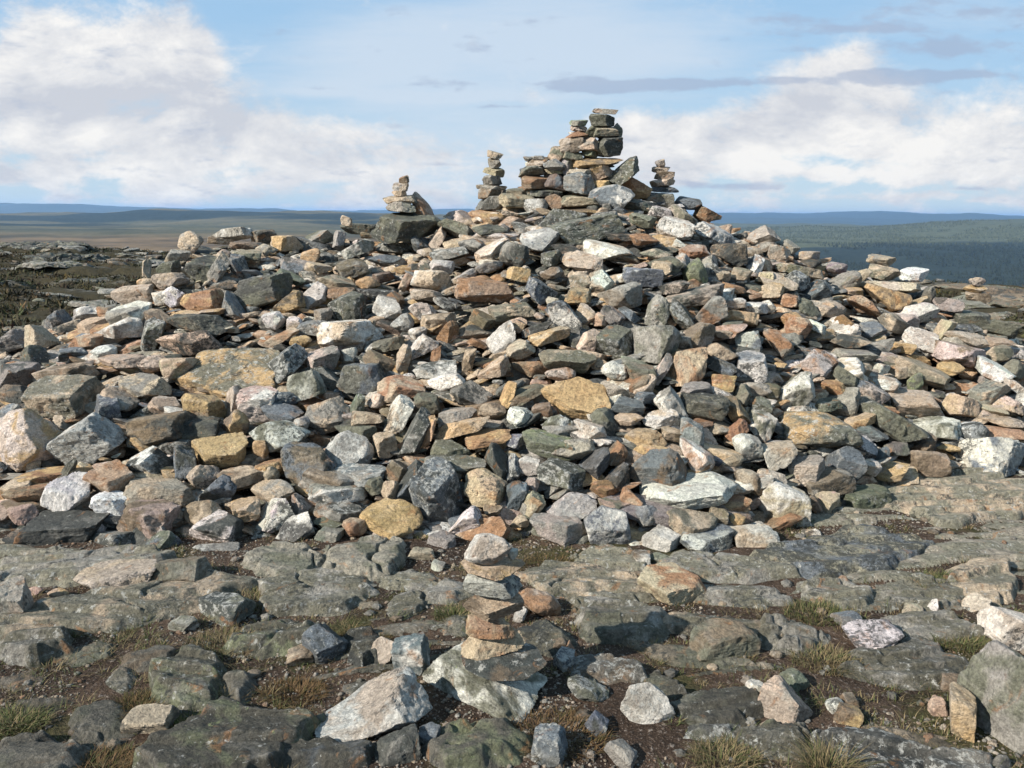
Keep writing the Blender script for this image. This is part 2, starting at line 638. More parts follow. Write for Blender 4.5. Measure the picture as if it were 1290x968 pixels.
TUFTS = """
1187 722 30 1 fresh green tuft beside the stepped bedrock on the right
1030 762 34 1 low dark green tuft on the bedrock step left of white spotted stone
1040 822 36 0 tall straw-tipped tuft just below the white black-spotted stone
1212 800 28 1 tuft in the hollow under the pink-white stone
693 703 34 1 mossy tuft at the heap's foot under the sloping pinkish bar
473 706 26 1 mossy tuft on the grey bedrock under the ochre boulder
370 862 34 0 brownish tuft left of the white quartz boulder
178 880 30 1 tuft before the green lichened bedrock left of the mossy hollow
283 800 38 0 yellowish tuft below the dark lichened stone, lower left
322 745 34 0 dry tuft on the edge of the long bedrock step
240 900 30 1 short tuft between tan-topped dark stone and green lichened bedrock
20 900 34 1 tuft at the left edge above the corner bedrock
130 958 44 0 brown heathery tuft at the bottom left between bedrock humps
700 915 60 0 wide brown moss tuft right of the near cairn's boulder
915 945 36 0 straw-coloured tuft on the soil at the bottom right of centre
1043 962 22 0 thin straw tuft by the dark bedrock at the bottom
455 798 30 1 green moss tuft capping the mound by the dark blue block
575 765 22 1 tuft in the crack of the bedrock left of the near cairn
"""
import bpy, bmesh, math, random
import numpy as np
from mathutils import Vector, Matrix

S = bpy.context.scene
C = S.collection
rng = np.random.default_rng(7)
random.seed(7)

# ------------------------------------------------------------------ camera
FPX, CXP, CYP = 993.0, 645.0, 484.0
EYE = 1.6
PITCH, ROLL = math.radians(12.2), math.radians(0.42)
cam_d = bpy.data.cameras.new("camera")
cam = bpy.data.objects.new("camera", cam_d); C.objects.link(cam)
cam_d.sensor_width = 36.0
cam_d.lens = 36.0 * FPX / 1290.0
cam_d.clip_start, cam_d.clip_end = 0.05, 60000
rotm = Matrix.Rotation(math.pi / 2 - PITCH, 3, 'X') @ Matrix.Rotation(ROLL, 3, 'Z')
cam.matrix_world = Matrix.Translation((0, 0, EYE)) @ rotm.to_4x4()
S.camera = cam
RM = np.array(rotm)
EYEV = np.array([0, 0, EYE])
RIGHT, UP, BACK = RM[:, 0], RM[:, 1], RM[:, 2]

def ray(px, py):
    d = np.stack([(np.asarray(px, float) - CXP) / FPX, -(np.asarray(py, float) - CYP) / FPX, -np.ones(np.shape(px))], -1) @ RM.T
    return d / d[..., 1:2]                      # one metre forward (+Y) per unit

def at_depth(px, py, Y): return EYEV + ray(px, py) * Y
def view_depth(p): return float(-(np.asarray(p) - EYEV) @ BACK)

# ------------------------------------------------------------------ noise
def _hash(i, j, k):
    n = (i.astype(np.uint32) * np.uint32(374761393)) ^ (j.astype(np.uint32) * np.uint32(668265263)) ^ (k.astype(np.uint32) * np.uint32(2147483647 - 59))
    n = (n ^ (n >> np.uint32(13))) * np.uint32(1274126177)
    n = n ^ (n >> np.uint32(16))
    return (n & np.uint32(0xFFFFFF)).astype(np.float32) / np.float32(0xFFFFFF)

def vnoise(p):
    p = np.asarray(p, np.float32)
    f = np.floor(p); i = f.astype(np.int64); t = p - f
    t = t * t * t * (t * (t * 6 - 15) + 10)
    a, b, c = t[:, 0], t[:, 1], t[:, 2]
    i0, j0, k0 = i[:, 0], i[:, 1], i[:, 2]
    out = 0
    for dx in (0, 1):
        wx = a if dx else 1 - a
        for dy in (0, 1):
            wy = b if dy else 1 - b
            for dz in (0, 1):
                wz = c if dz else 1 - c
                out = out + wx * wy * wz * _hash(i0 + dx, j0 + dy, k0 + dz)
    return out * 2 - 1

def fbm(p, n=4, gain=0.5):
    p = np.asarray(p, np.float32)
    v, a, s = 0, 1.0, 0.0
    for o in range(n):
        v = v + a * vnoise(p * (2.03 ** o) + 17.3 * o); s += a; a *= gain
    return v / s

def fbm2(x, y, n=4, gain=0.5, z=0.0):
    x, y = np.broadcast_arrays(np.asarray(x, float), np.asarray(y, float))
    return fbm(np.stack([x.ravel(), y.ravel(), np.full(x.size, z)], -1), n, gain).reshape(x.shape)

def sstep(a, b, x):
    t = np.clip((x - a) / (b - a), 0, 1); return t * t * (3 - 2 * t)

# ------------------------------------------------------------------ the lie of the land
YC = 7.0
_cr = np.array([(-150, 470), (0, 430), (60, 412), (150, 385), (200, 352), (240, 314), (300, 304), (430, 296), (500, 302), (560, 280), (605, 263), (640, 252), (700, 246),
                (800, 246), (850, 254), (900, 274), (960, 290), (1020, 318), (1080, 337), (1125, 345), (1165, 353), (1200, 392), (1290, 428), (1450, 470)], float)
_cp = at_depth(_cr[:, 0], _cr[:, 1], YC)
CRX = np.concatenate([[-9, -7.3], _cp[:, 0], [7.6, 9.5]]); CRZ = np.concatenate([[-.2, .05], _cp[:, 2], [.05, -.2]])
_ft = np.array([(-250, 700), (0, 698), (150, 690), (330, 690), (500, 690), (640, 690), (760, 694), (900, 697), (1000, 664), (1100, 640), (1200, 606), (1290, 602), (1500, 600)], float)
_fr = ray(_ft[:, 0], _ft[:, 1]); _k = -EYE / _fr[:, 2]
FTX, FTY = _fr[:, 0] * _k, _fr[:, 1] * _k

def heap_z(x, y):
    zc = np.interp(x, CRX, CRZ); yf = np.interp(x, FTX, FTY)
    t = np.clip((y - yf) / (YC - yf), -.4, 1)
    front = np.where(t < 0, t * 1.2, zc * (1 - (1 - np.maximum(t, 0)) ** 1.3))
    back = zc - np.clip(y - YC - .5, 0, None) * .62
    return np.where(y < YC, front, back)

_RR = np.array([0, 21, 30, 60, 200, 800, 1500, 3400, 4600, 8600, 11500.]); _ZR = np.array([0, 0, -1.2, -6, -27, -62, -43, -25, -70, 4, -80.])
_RL = np.array([0, 34, 46, 80, 200, 520, 1100, 2600, 4400, 8600, 11500.]); _ZL = np.array([0, 0, -1.2, -3.5, -12, -23, -25, -9, -60, 12, -80.])

def land_z(x, y):
    x, y = np.asarray(x, float), np.asarray(y, float)
    r = np.hypot(x, y); az = x / np.maximum(r, 1e-6)
    k = sstep(-.25, .3, az)
    z = np.interp(r, _RL, _ZL) * (1 - k) + np.interp(r, _RR, _ZR) * k
    z = z + fbm2(x / 700 + 5, y / 700, 5, .5) * 42 * sstep(250, 2600, r) + fbm2(x / 2600 + 2, y / 1500, 3) * 90 * sstep(5200, 8000, r) + fbm2(x / 1700 + 1, y / 1700, 3) * 40 * sstep(1300, 3300, r) + fbm2(x / 9, y / 9, 4) * .35 * sstep(9, 26, r)
    z = z + fbm2(x / 60, y / 60, 4) * 1.5 * sstep(40, 160, r)
    z = z + fbm2(x * 1.3 + 3, y * 1.3, 4) * .035 * sstep(.5, 2, r)
    z = z + np.clip(np.abs(fbm2(x * .45 + 9, y * 1.1, 5)) , 0, .5) * .5 * sstep(9, 20, r) * (1 - sstep(35, 70, r))
    return z

def beds(x, y):
    """strata that step up towards the heap, the same beds everywhere"""
    b = y * 7.5 - x * .9 + 1.5 * fbm2(x * .9, y * 1.8, 3, .45, 3.3); saw = b - np.floor(b)
    return (1 - saw) * sstep(0, .16, saw) * (.5 + 1.0 * _hash(np.floor(b).astype(np.int64), np.full(np.shape(b), 3), np.zeros(np.shape(b), np.int64)))

def rock_off(x, y):
    """how far the bare bedrock stands above the soil (negative: buried)"""
    r = np.hypot(x, y)
    o = .030 * beds(x, y) + .10 * fbm2(x * .85 + 11 - y * .2, y * 1.9, 4, .55, 8.1) + .008 * fbm2(x * 9, y * 9, 3) - .058 + .044 * sstep(2.5, 3.6, y)
    k = np.clip(1 - np.abs(fbm2(x * 1.4 + 4, y * 2.2, 4, .5, 6.1)) * 34, 0, 1) * .030
    return np.where((r < 9) & (y > .3), (o - k), -.05)

# the heap is cored with earth below its stones
def ground_z(x, y):
    z = land_z(x, y) + np.maximum(rock_off(x, y), 0)
    h = heap_z(x, y) - .22
    m = (np.abs(x) < 8) & (y > 2.5) & (y < 13)
    return np.where(m & (h > z), h, z)

def hit(px, py, fn, y0=1.2, y1=30, n=500):
    d = ray(px, py); Y = np.geomspace(y0, y1, n)
    P = EYEV + d[None, :] * Y[:, None]
    g = P[:, 2] - fn(P[:, 0], P[:, 1])
    w = np.nonzero(g < 0)[0]
    if len(w) == 0 or w[0] == 0: return None
    i = w[0]; t = g[i - 1] / (g[i - 1] - g[i])
    return P[i - 1] + (P[i] - P[i - 1]) * t

# ------------------------------------------------------------------ meshes
_ico = {}
def ico(n):
    if n not in _ico:
        bm = bmesh.new(); bmesh.ops.create_icosphere(bm, subdivisions=n, radius=1)
        v = np.array([p.co[:] for p in bm.verts], np.float32); f = np.array([[q.index for q in p.verts] for p in bm.faces], np.int32); bm.free()
        _ico[n] = (v, f)
    return _ico[n]

def make_mesh(name, v, f, attrs, smooth=True, sharp=False):
    me = bpy.data.meshes.new(name)
    v = np.ascontiguousarray(v, np.float32); f = np.ascontiguousarray(f, np.int32)
    k = f.shape[1]
    me.vertices.add(len(v)); me.vertices.foreach_set("co", v.ravel())
    me.loops.add(f.size); me.loops.foreach_set("vertex_index", f.ravel())
    me.polygons.add(len(f)); me.polygons.foreach_set("loop_start", np.arange(0, f.size, k, dtype=np.int32))
    for an, val in attrs.items():
        if val.shape[1] == 4:
            a = me.attributes.new(an, 'FLOAT_COLOR', 'POINT'); a.data.foreach_set("color", np.ascontiguousarray(val, np.float32).ravel())
        else:
            a = me.attributes.new(an, 'FLOAT_VECTOR', 'POINT'); a.data.foreach_set("vector", np.ascontiguousarray(val, np.float32).ravel())
    me.update(calc_edges=True)
    me.polygons.foreach_set("use_smooth", np.full(len(f), smooth))
    if sharp: me.set_sharp_from_angle(angle=math.radians(32))
    return me

def put(name, me, mat, loc=(0, 0, 0), label=None, cat=None, group=None, kind=None):
    o = bpy.data.objects.new(name, me); C.objects.link(o); o.location = loc
    if mat: me.materials.append(mat)
    for k, val in (("label", label), ("category", cat), ("group", group), ("kind", kind)):
        if val: o[k] = val
    return o

PAL = {  # base colours of the stone itself
    'G': (.285, .262, .222), 'D': (.062, .064, .056), 'L': (.63, .59, .52), 'T': (.45, .350, .245), 'O': (.46, .31, .155), 'R': (.31, .170, .090),
    'P': (.44, .362, .288), 'S': (.138, .153, .166), 'N': (.150, .148, .105), 'B': (.185, .137, .090), 'Y': (.20, .21, .12)}
def crust_for(a, b):
    dk, pl, yg = .30, .12, .0
    if a in 'LP': dk, pl = .36, .05
    if a in 'TO': dk, pl = .29, .08
    if a in 'DS': dk, pl = .15, .42
    if a in 'N': dk, pl, yg = .30, .30, .10
    if 'N' in (a, b): yg = max(yg, .08)
    if b in 'DS': dk += .16
    if b == 'L': pl += .2
    if b == 'Y' or a == 'Y': yg = .62
    return dk, pl, yg

def rock(typ, rg, sub, kdim):
    """a chipped stone: distance to a ring of cutting planes along each direction, then weathering; kdim = its three half lengths"""
    u, f = ico(sub)
    def nrm(v): v = np.asarray(v, float); return v / np.linalg.norm(v)
    P = []
    jit = lambda s: rg.normal(0, s, 3)
    if typ == 'r':
        for i in range(16):
            P.append((nrm(rg.normal(0, 1, 3)), rg.uniform(.80, 1.06)))
        kk = 34
    elif typ == 'w':
        P += [(nrm(np.array([rg.uniform(.5, .9) * rg.choice([-1, 1]), rg.uniform(-.4, .2), .75])), .42), (nrm(np.array([0, 0, -1]) + jit(.12)), .8)]
        m = rg.integers(4, 6); a0 = rg.uniform(0, 6.28)
        for i in range(m):
            a = a0 + i * 6.283 / m + rg.normal(0, .22); P.append((nrm([math.cos(a), math.sin(a), rg.normal(0, .3)]), rg.uniform(.75, 1)))
        kk = 80
    elif typ in 'sf':
        P += [(nrm(np.array([0, 0, 1]) + jit(.09)), rg.uniform(.85, 1)), (nrm(np.array([0, 0, -1]) + jit(.12)), .9)]
        m = rg.integers(5, 8); a0 = rg.uniform(0, 6.28)
        for i in range(m):
            a = a0 + i * 6.283 / m + rg.normal(0, .25); P.append((nrm([math.cos(a), math.sin(a), rg.normal(0, .28)]), rg.uniform(.72, 1.02)))
        kk = 80
    else:
        for ax in range(3):
            for sg in (-1, 1):
                e = np.zeros(3); e[ax] = sg; P.append((nrm(e + jit(.19)), rg.uniform(.76, 1)))
        kk = 90
    if typ != 'r':
        for i in range(rg.integers(5, 10)):
            P.append((nrm(rg.normal(0, 1, 3)), rg.uniform(.96, 1.30)))
    acc = np.full(len(u), (1 / 1.42) ** kk)
    side, best = np.zeros(len(u), int), np.zeros(len(u))
    for j, (n, d) in enumerate(P):
        g = np.maximum(u @ n / d, 1e-9); acc += g ** kk
        m = g > best; side[m] = j; best[m] = g[m]
    r = acc ** (-1 / kk)
    p = u * r[:, None]
    kdim = np.asarray(kdim, float); kd = kdim / kdim.mean()
    q = p * kd; off = rg.uniform(-50, 50, 3)
    d = .035 * fbm(q * 1.5 + off, 3) + .034 * fbm(q * 5 + off, 4, .66) - .05 * np.clip(fbm(q * 2.6 + off + 5, 2) - .12, 0, .3) / .3
    # bedding: ledges along the short axis
    ax = int(np.argmin(kdim)); lay = q[:, ax] * 5 + .8 * fbm(q * 1.1 + off + 9, 2)
    st = vnoise(np.stack([np.floor(lay * 1.6) * .37 + off[0], np.zeros(len(u)), np.zeros(len(u))], -1))
    d = d + .020 * st * (1 - np.abs(u[:, ax]))
    d = d - .05 * np.clip(np.abs(fbm(q * 2.2 + off + 31, 3)) * -8 + .45, 0, 1)      # cracks
    p = p * (1 + d)[:, None]
    fresh = np.clip(rg.random(len(P)) * 1.9 - 1.05, 0, 1)[side]; tone = rg.normal(1, .10, len(P))[side]
    return p * kdim, f, fresh, tone

def stone_arrays(typ, w, h, lean, cols, rg, sub, pxm, n_hint):
    """vertices round the stone's own centre, so that seen from the path it spans w x h (metres)"""
    a = math.radians(lean)
    steep = abs(lean) > 25
    if steep:
        L = max(w, h) * 1.02; T = min(w, h) * .72
    else:
        L, T = w, h
    m = math.sqrt(L * T)
    if typ == 'f':   kd = (L / 2, m / 2 * .95, min(L, T) * .24)
    elif typ == 's': kd = (L / 2, m * .55, T / 2 * .75)
    elif typ == 'r': kd = (L / 2, m / 2, T / 2)
    elif typ == 'w': kd = (L / 2, m * .5, T / 2)
    else:            kd = (L / 2 * .92, m * .46, T / 2 * .86)
    v, f, fresh, tone = rock(typ, rg, sub, kd)
    loc = v / 1.0
    if typ == 'f':
        z = np.array([rg.normal(0, .12), -.72, .68]); z /= np.linalg.norm(z)
        x = np.array([1, 0, 0.]); x -= z * (x @ z); x /= np.linalg.norm(x); y = np.cross(z, x)
        R = np.stack([x, y, z], 1)
    else:
        yaw = rg.uniform(-.65, .65) if typ == 'b' else rg.uniform(-.45, .45)
        pit = rg.normal(.10, .16)                   # tops tip a little towards the path
        R = np.array(Matrix.Rotation(pit, 3, 'X') @ Matrix.Rotation(yaw, 3, 'Z'))
    v = v @ R.T
    Rv = np.array(Matrix.Rotation(a, 3, Vector(BACK)))
    v = v @ Rv.T
    cx, cy = v @ RIGHT, v @ UP
    v = v - RIGHT * (cx.max() + cx.min()) / 2 - UP * (cy.max() + cy.min()) / 2
    sx, sy = w / (cx.max() - cx.min()), h / (cy.max() - cy.min())
    sd = np.clip(math.sqrt(sx * sy), .6, 1.5)
    Bm = np.stack([RIGHT, UP, BACK], 1)
    v = v @ (Bm @ np.diag([sx, sy, sd]) @ Bm.T).T
    v = v - BACK * ((v @ BACK).max() + (v @ BACK).min()) / 2
    n = len(v)
    jitc = rg.normal(1, .09); hue = rg.normal(0, .03, 3)
    ca = np.clip(np.array(PAL[cols[0]]) * jitc * (1 + hue), .02, .7); cb = np.clip(np.array(PAL[cols[1]]) * rg.normal(1, .08), .02, .7)
    if cols[0] == cols[1]: cb = np.clip(ca * rg.uniform(.62, 1.1) * (1 + rg.normal(0, .06, 3)), .02, .7)
    cr = crust_for(*cols)
    fa = (ca[None] * (1 - .55 * fresh[:, None]) + np.array(cb)[None] * .55 * fresh[:, None]) * tone[:, None]
    crv = np.tile([cr[0] * rg.uniform(.6, 1.5), cr[1] * rg.uniform(.5, 1.5), cr[2], 1.], (n, 1)); crv[:, :3] *= (1 - .8 * fresh)[:, None]
    at = {"tint": np.concatenate([fa, np.ones((n, 1))], 1), "tint_b": np.tile([*cb, 1.], (n, 1)), "crust": crv,
          "grain": loc + rg.uniform(-40, 40, 3)}
    return v, f, at

class Heap:                                    # gathers stones into one mesh
    def __init__(s): s.v, s.f, s.a, s.n = [], [], [], 0
    def add(s, v, f, at):
        s.v.append(v); s.f.append(f + s.n); s.a.append(at); s.n += len(v)
    def build(s, name, mat, **kw):
        at = {k: np.concatenate([a[k] for a in s.a]) for k in s.a[0]}
        return put(name, make_mesh(name, np.concatenate(s.v), np.concatenate(s.f), at, True, name == 'rubble'), mat, **kw)

# ------------------------------------------------------------------ materials
def mat_new(name):
    m = bpy.data.materials.new(name); m.use_nodes = True
    nt = m.node_tree; nt.nodes.clear()
    return m, nt
class N:
    def __init__(s, nt): s.nt = nt
    def __call__(s, t, **kw):
        n = s.nt.nodes.new(t)
        for k, v in kw.items():
            if k.startswith('i_'):
                key = k[2:]
                key = int(key) if key.isdigit() else key.replace('_', ' ')
                s.set(n.inputs[key], v)
            else: setattr(n, k, v)
        return n
    def set(s, sock, v):
        if hasattr(v, 'is_output') or isinstance(v, bpy.types.NodeSocket): s.nt.links.new(v, sock)
        else: sock.default_value = v
    def math(s, op, a, b=0.0, c=None, clamp=False):
        n = s.nt.nodes.new('ShaderNodeMath'); n.operation = op; n.use_clamp = clamp
        s.set(n.inputs[0], a); s.set(n.inputs[1], b)
        if c is not None: s.set(n.inputs[2], c)
        return n.outputs[0]
    def vmath(s, op, a, b):
        n = s.nt.nodes.new('ShaderNodeVectorMath'); n.operation = op
        s.set(n.inputs[0], a); s.set(n.inputs[1], b); return n.outputs[0]
    def mix(s, fac, a, b, mode='MIX'):
        n = s.nt.nodes.new('ShaderNodeMix'); n.data_type = 'RGBA'; n.blend_type = mode
        s.set(n.inputs[0], fac)
        for i, v in ((6, a), (7, b)): s.set(n.inputs[i], (*v, 1) if isinstance(v, tuple) and len(v) == 3 else v)
        return n.outputs[2]
    def noise(s, vec, scale, detail=6, rough=.55, dist=0.0):
        n = s.nt.nodes.new('ShaderNodeTexNoise'); s.set(n.inputs['Vector'], vec)
        n.inputs['Scale'].default_value = scale; n.inputs['Detail'].default_value = detail; n.inputs['Roughness'].default_value = rough; n.inputs['Distortion'].default_value = dist
        return n.outputs['Fac']
    def ramp(s, v, a, b):                      # smooth 0..1 between a and b (either may be a socket)
        n = s.nt.nodes.new('ShaderNodeMapRange'); n.interpolation_type = 'SMOOTHSTEP'
        s.set(n.inputs['Value'], v); s.set(n.inputs['From Min'], a); s.set(n.inputs['From Max'], b)
        return n.outputs['Result']

def rock_look(n, ta, tb, dk, pl, yg, gr):
    big = n.noise(gr, 5.5, 5, .6, .6)
    col = n.mix(n.ramp(big, .46, .60), ta, tb)
    # foliation: thin bands
    band = n.noise(n.vmath('MULTIPLY', gr, (5, 5, 42)), 1.0, 4, .6, .4)
    col = n.mix(n.math('MULTIPLY', n.ramp(band, .48, .68), .30), col, n.mix(.5, col, (.06, .05, .045)))
    col = n.mix(n.math('MULTIPLY', n.ramp(band, .50, .30), .28), col, n.mix(.6, col, (.50, .46, .40)))
    # rust seams
    rs = n.noise(n.vmath('ADD', gr, (7, 3, 1)), 8, 6, .62, 1.2)
    col = n.mix(n.math('MULTIPLY', n.ramp(rs, .59, .69), .60), col, (.29, .135, .05))
    # pale crustose lichen, then black, then map lichen
    l1 = n.noise(n.vmath('ADD', gr, (1, 9, 4)), 30, 8, .74, .4)
    e1 = n.math('SUBTRACT', .70, n.math('MULTIPLY', pl, .36))
    col = n.mix(n.math('MULTIPLY', n.ramp(l1, e1, n.math('ADD', e1, .05)), .75), col, (.42, .41, .37))
    l2 = n.noise(n.vmath('ADD', gr, (5, 2, 8)), 42, 8, .76, .5)
    l2b = n.noise(n.vmath('ADD', gr, (3, 6, 1)), 7, 3, .5)
    e2 = n.math('SUBTRACT', n.math('SUBTRACT', .80, n.math('MULTIPLY', dk, .48)), n.math('MULTIPLY', n.math('SUBTRACT', l2b, .45), .55))
    col = n.mix(n.math('MULTIPLY', n.ramp(l2, e2, n.math('ADD', e2, .05)), .80), col, (.036, .038, .034))
    l3 = n.noise(n.vmath('ADD', gr, (2, 2, 5)), 17, 7, .66, .3)
    e3 = n.math('SUBTRACT', .80, n.math('MULTIPLY', yg, .42))
    f3 = n.ramp(l3, e3, n.math('ADD', e3, .035))
    cell = n('ShaderNodeTexVoronoi', feature='DISTANCE_TO_EDGE', i_Vector=gr, i_Scale=190.0).outputs['Distance']
    lc = n.mix(n.ramp(cell, .02, .09), (.07, .08, .05), (.27, .30, .135))
    col = n.mix(n.math('MULTIPLY', f3, .85), col, lc)
    # mineral grain
    g1 = n.noise(gr, 110, 4, .75)
    g2 = n.noise(gr, 38, 5, .7)
    gv = n.math('ADD', n.math('MULTIPLY', n.math('SUBTRACT', g1, .5), 2.0), n.math('MULTIPLY', n.math('SUBTRACT', g2, .5), 2.0))
    gmul = n.math('MAXIMUM', n.math('ADD', 1.0, gv), .25)
    col = n.mix(1.0, col, n('ShaderNodeCombineColor', i_0=gmul, i_1=gmul, i_2=gmul).outputs[0], 'MULTIPLY')
    h = n.math('ADD', n.math('MULTIPLY', n.noise(gr, 14, 9, .70, .3), 1.0), n.math('MULTIPLY', n.noise(gr, 70, 6, .75), .40))
    h = n.math('ADD', h, n.math('MULTIPLY', band, .25))
    return col, h

def rock_material():
    m, nt = mat_new("weathered_stone"); n = N(nt)
    A = lambda k: n('ShaderNodeAttribute', attribute_name=k)
    ta, tb, cr, gr = A("tint").outputs['Color'], A("tint_b").outputs['Color'], A("crust").outputs['Color'], A("grain").outputs['Vector']
    sep = n('ShaderNodeSeparateColor', i_0=cr); dk, pl, yg = sep.outputs
    # edges rubbed pale by frost and boots
    pt = n('ShaderNodeNewGeometry').outputs['Pointiness']
    ed = n.math('MULTIPLY', n.ramp(pt, .515, .60), n.ramp(n.noise(gr, 12, 4, .6), .35, .6))
    worn = n.mix(.5, ta, (.55, .50, .43))
    ta = n.mix(n.math('MULTIPLY', ed, .65), ta, worn)
    col, h = rock_look(n, ta, tb, dk, pl, yg, gr)
    bp = n('ShaderNodeBump', i_Strength=1.0, i_Distance=.045, i_Height=h)
    b = n('ShaderNodeBsdfPrincipled', i_Base_Color=col, i_Roughness=.82, i_Normal=bp.outputs[0])
    b.inputs['Specular IOR Level'].default_value = .35
    o = n('ShaderNodeOutputMaterial', i_Surface=b.outputs[0])
    return m
ROCK = rock_material()

def ground_material():
    m, nt = mat_new("fell_ground"); n = N(nt)
    pos = n('ShaderNodeNewGeometry').outputs['Position']
    sx = n('ShaderNodeSeparateXYZ', i_0=pos)
    X, Y = sx.outputs[0], sx.outputs[1]
    r = n.math('SQRT', n.math('ADD', n.math('MULTIPLY', X, X), n.math('MULTIPLY', Y, Y)))
    # soil, grit, moss
    a = n.noise(pos, 2.2, 6, .6, .5); g = n.noise(pos, 120, 5, .75); g2 = n.noise(pos, 45, 4, .7)
    soil = n.mix(n.ramp(a, .38, .66), (.034, .022, .015), (.085, .056, .038))
    soil = n.mix(n.math('MULTIPLY', n.ramp(g, .54, .66), .85), soil, (.21, .16, .125))
    soil = n.mix(n.math('MULTIPLY', n.ramp(g, .46, .36), .7), soil, (.018, .012, .009))
    soil = n.mix(n.math('MULTIPLY', n.ramp(g2, .58, .66), .65), soil, (.30, .25, .21))
    moss = n.mix(n.noise(pos, 60, 4, .7), (.022, .024, .010), (.080, .072, .028))
    mk = n.noise(n.vmath('ADD', pos, (3, 8, 0)), 1.6, 6, .62, .4)
    near = n.mix(n.math('MULTIPLY', n.ramp(mk, .54, .62), .9), soil, moss)
    bk = n('ShaderNodeAttribute', attribute_name="bare").outputs['Fac']
    # the bed grows darker towards the path
    yk = n.ramp(Y, 2.2, 3.5)
    rcol, rh = rock_look(n, n.mix(yk, (.066, .064, .050), (.180, .168, .125)), n.mix(yk, (.10, .088, .07), (.26, .225, .175)), .36, .34, .14, pos)
    bk2 = n.ramp(n.math('ADD', bk, n.math('MULTIPLY', n.math('SUBTRACT', g2, .5), .8)), .4, .6)
    near = n.mix(bk2, near, rcol)
    # heath between bare rock, both darkened for the plateau's cloud shade
    hr = n.noise(n.vmath('MULTIPLY', pos, (.5, 1.3, .6)), 1.0, 7, .62, .6)
    hh = n.noise(pos, 7, 5, .7)
    heath = n.mix(hh, (.016, .015, .008), (.070, .056, .030))
    bare = n.mix(n.ramp(n.noise(pos, 5, 6, .7), .3, .7), (.035, .035, .030), (.16, .145, .12))
    bare = n.mix(n.ramp(n.noise(pos, 30, 5, .7), .5, .62), bare, (.05, .05, .042))
    mid = n.mix(n.ramp(hr, .53, .60), heath, bare)
    # far: heath slope, forest in lit and cloud-shaded colours
    f1 = n.noise(pos, .008, 8, .62); f2 = n.noise(n.vmath('MULTIPLY', pos, (.35, 1, 1)), .0022, 6, .55, .4); f3 = n.noise(pos, .09, 6, .8)
    heathfar = n.mix(n.ramp(f1, .35, .65), (.045, .034, .020), (.185, .125, .068))
    forest_lit = n.mix(n.ramp(f3, .35, .65), (.040, .048, .026), (.100, .105, .058))
    forest_shaded = n.mix(n.ramp(f3, .35, .65), (.010, .016, .013), (.026, .036, .028))  # forest colour with cloud shade painted in
    right = n.ramp(X, -60.0, 160.0)
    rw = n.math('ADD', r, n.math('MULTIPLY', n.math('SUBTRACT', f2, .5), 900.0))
    # on the right cloud shade is painted over the near valley; on the left brown heath, then forest with painted shade strips
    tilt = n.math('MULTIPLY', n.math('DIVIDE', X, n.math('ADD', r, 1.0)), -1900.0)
    vr = n.mix(n.ramp(n.math('ADD', rw, tilt), 700.0, 800.0), forest_shaded, forest_lit)
    strip = n.math('MULTIPLY', n.ramp(f2, .48, .54), n.ramp(r, 800.0, 1300.0))
    vl = n.mix(strip, n.mix(n.ramp(rw, 700.0, 1100.0), heathfar, n.mix(.35, forest_lit, heathfar)), forest_shaded)
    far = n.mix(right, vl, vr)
    far = n.mix(n.ramp(r, 4200.0, 5200.0), far, n.mix(.5, forest_shaded, forest_lit))
    c = n.mix(n.ramp(n.math('ADD', r, n.math('MULTIPLY', hr, 4.0)), 9.5, 13.0), near, mid)
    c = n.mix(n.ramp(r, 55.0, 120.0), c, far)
    hb = n.math('ADD', n.math('MULTIPLY', g, .4), n.math('ADD', g2, n.math('MULTIPLY', n.noise(pos, 9, 6, .6), 2.0)))
    hb = n.math('ADD', n.math('MULTIPLY', hb, n.math('SUBTRACT', 1.0, bk2)), n.math('MULTIPLY', n.math('MULTIPLY', rh, 1.6), bk2))
    bp = n('ShaderNodeBump', i_Strength=1.0, i_Distance=.022, i_Height=hb)
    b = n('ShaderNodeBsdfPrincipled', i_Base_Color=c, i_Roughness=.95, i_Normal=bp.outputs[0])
    b.inputs['Specular IOR Level'].default_value = .15
    n('ShaderNodeOutputMaterial', i_Surface=b.outputs[0])
    return m

def plain_attr_material(name, rough=.8, trans=0.0):
    m, nt = mat_new(name); n = N(nt)
    col = n('ShaderNodeAttribute', attribute_name="tint").outputs['Color']
    pos = n('ShaderNodeTexCoord').outputs['Object']
    col = n.mix(n.math('MULTIPLY', n.noise(pos, 40, 3, .6), .4), col, n.mix(.5, col, (.02, .02, .01)))
    b = n('ShaderNodeBsdfPrincipled', i_Base_Color=col, i_Roughness=rough)
    b.inputs['Specular IOR Level'].default_value = .2
    n('ShaderNodeOutputMaterial', i_Surface=b.outputs[0])
    return m
BLADE = plain_attr_material("grass_blades")
LEAFY = plain_attr_material("toned_foliage")

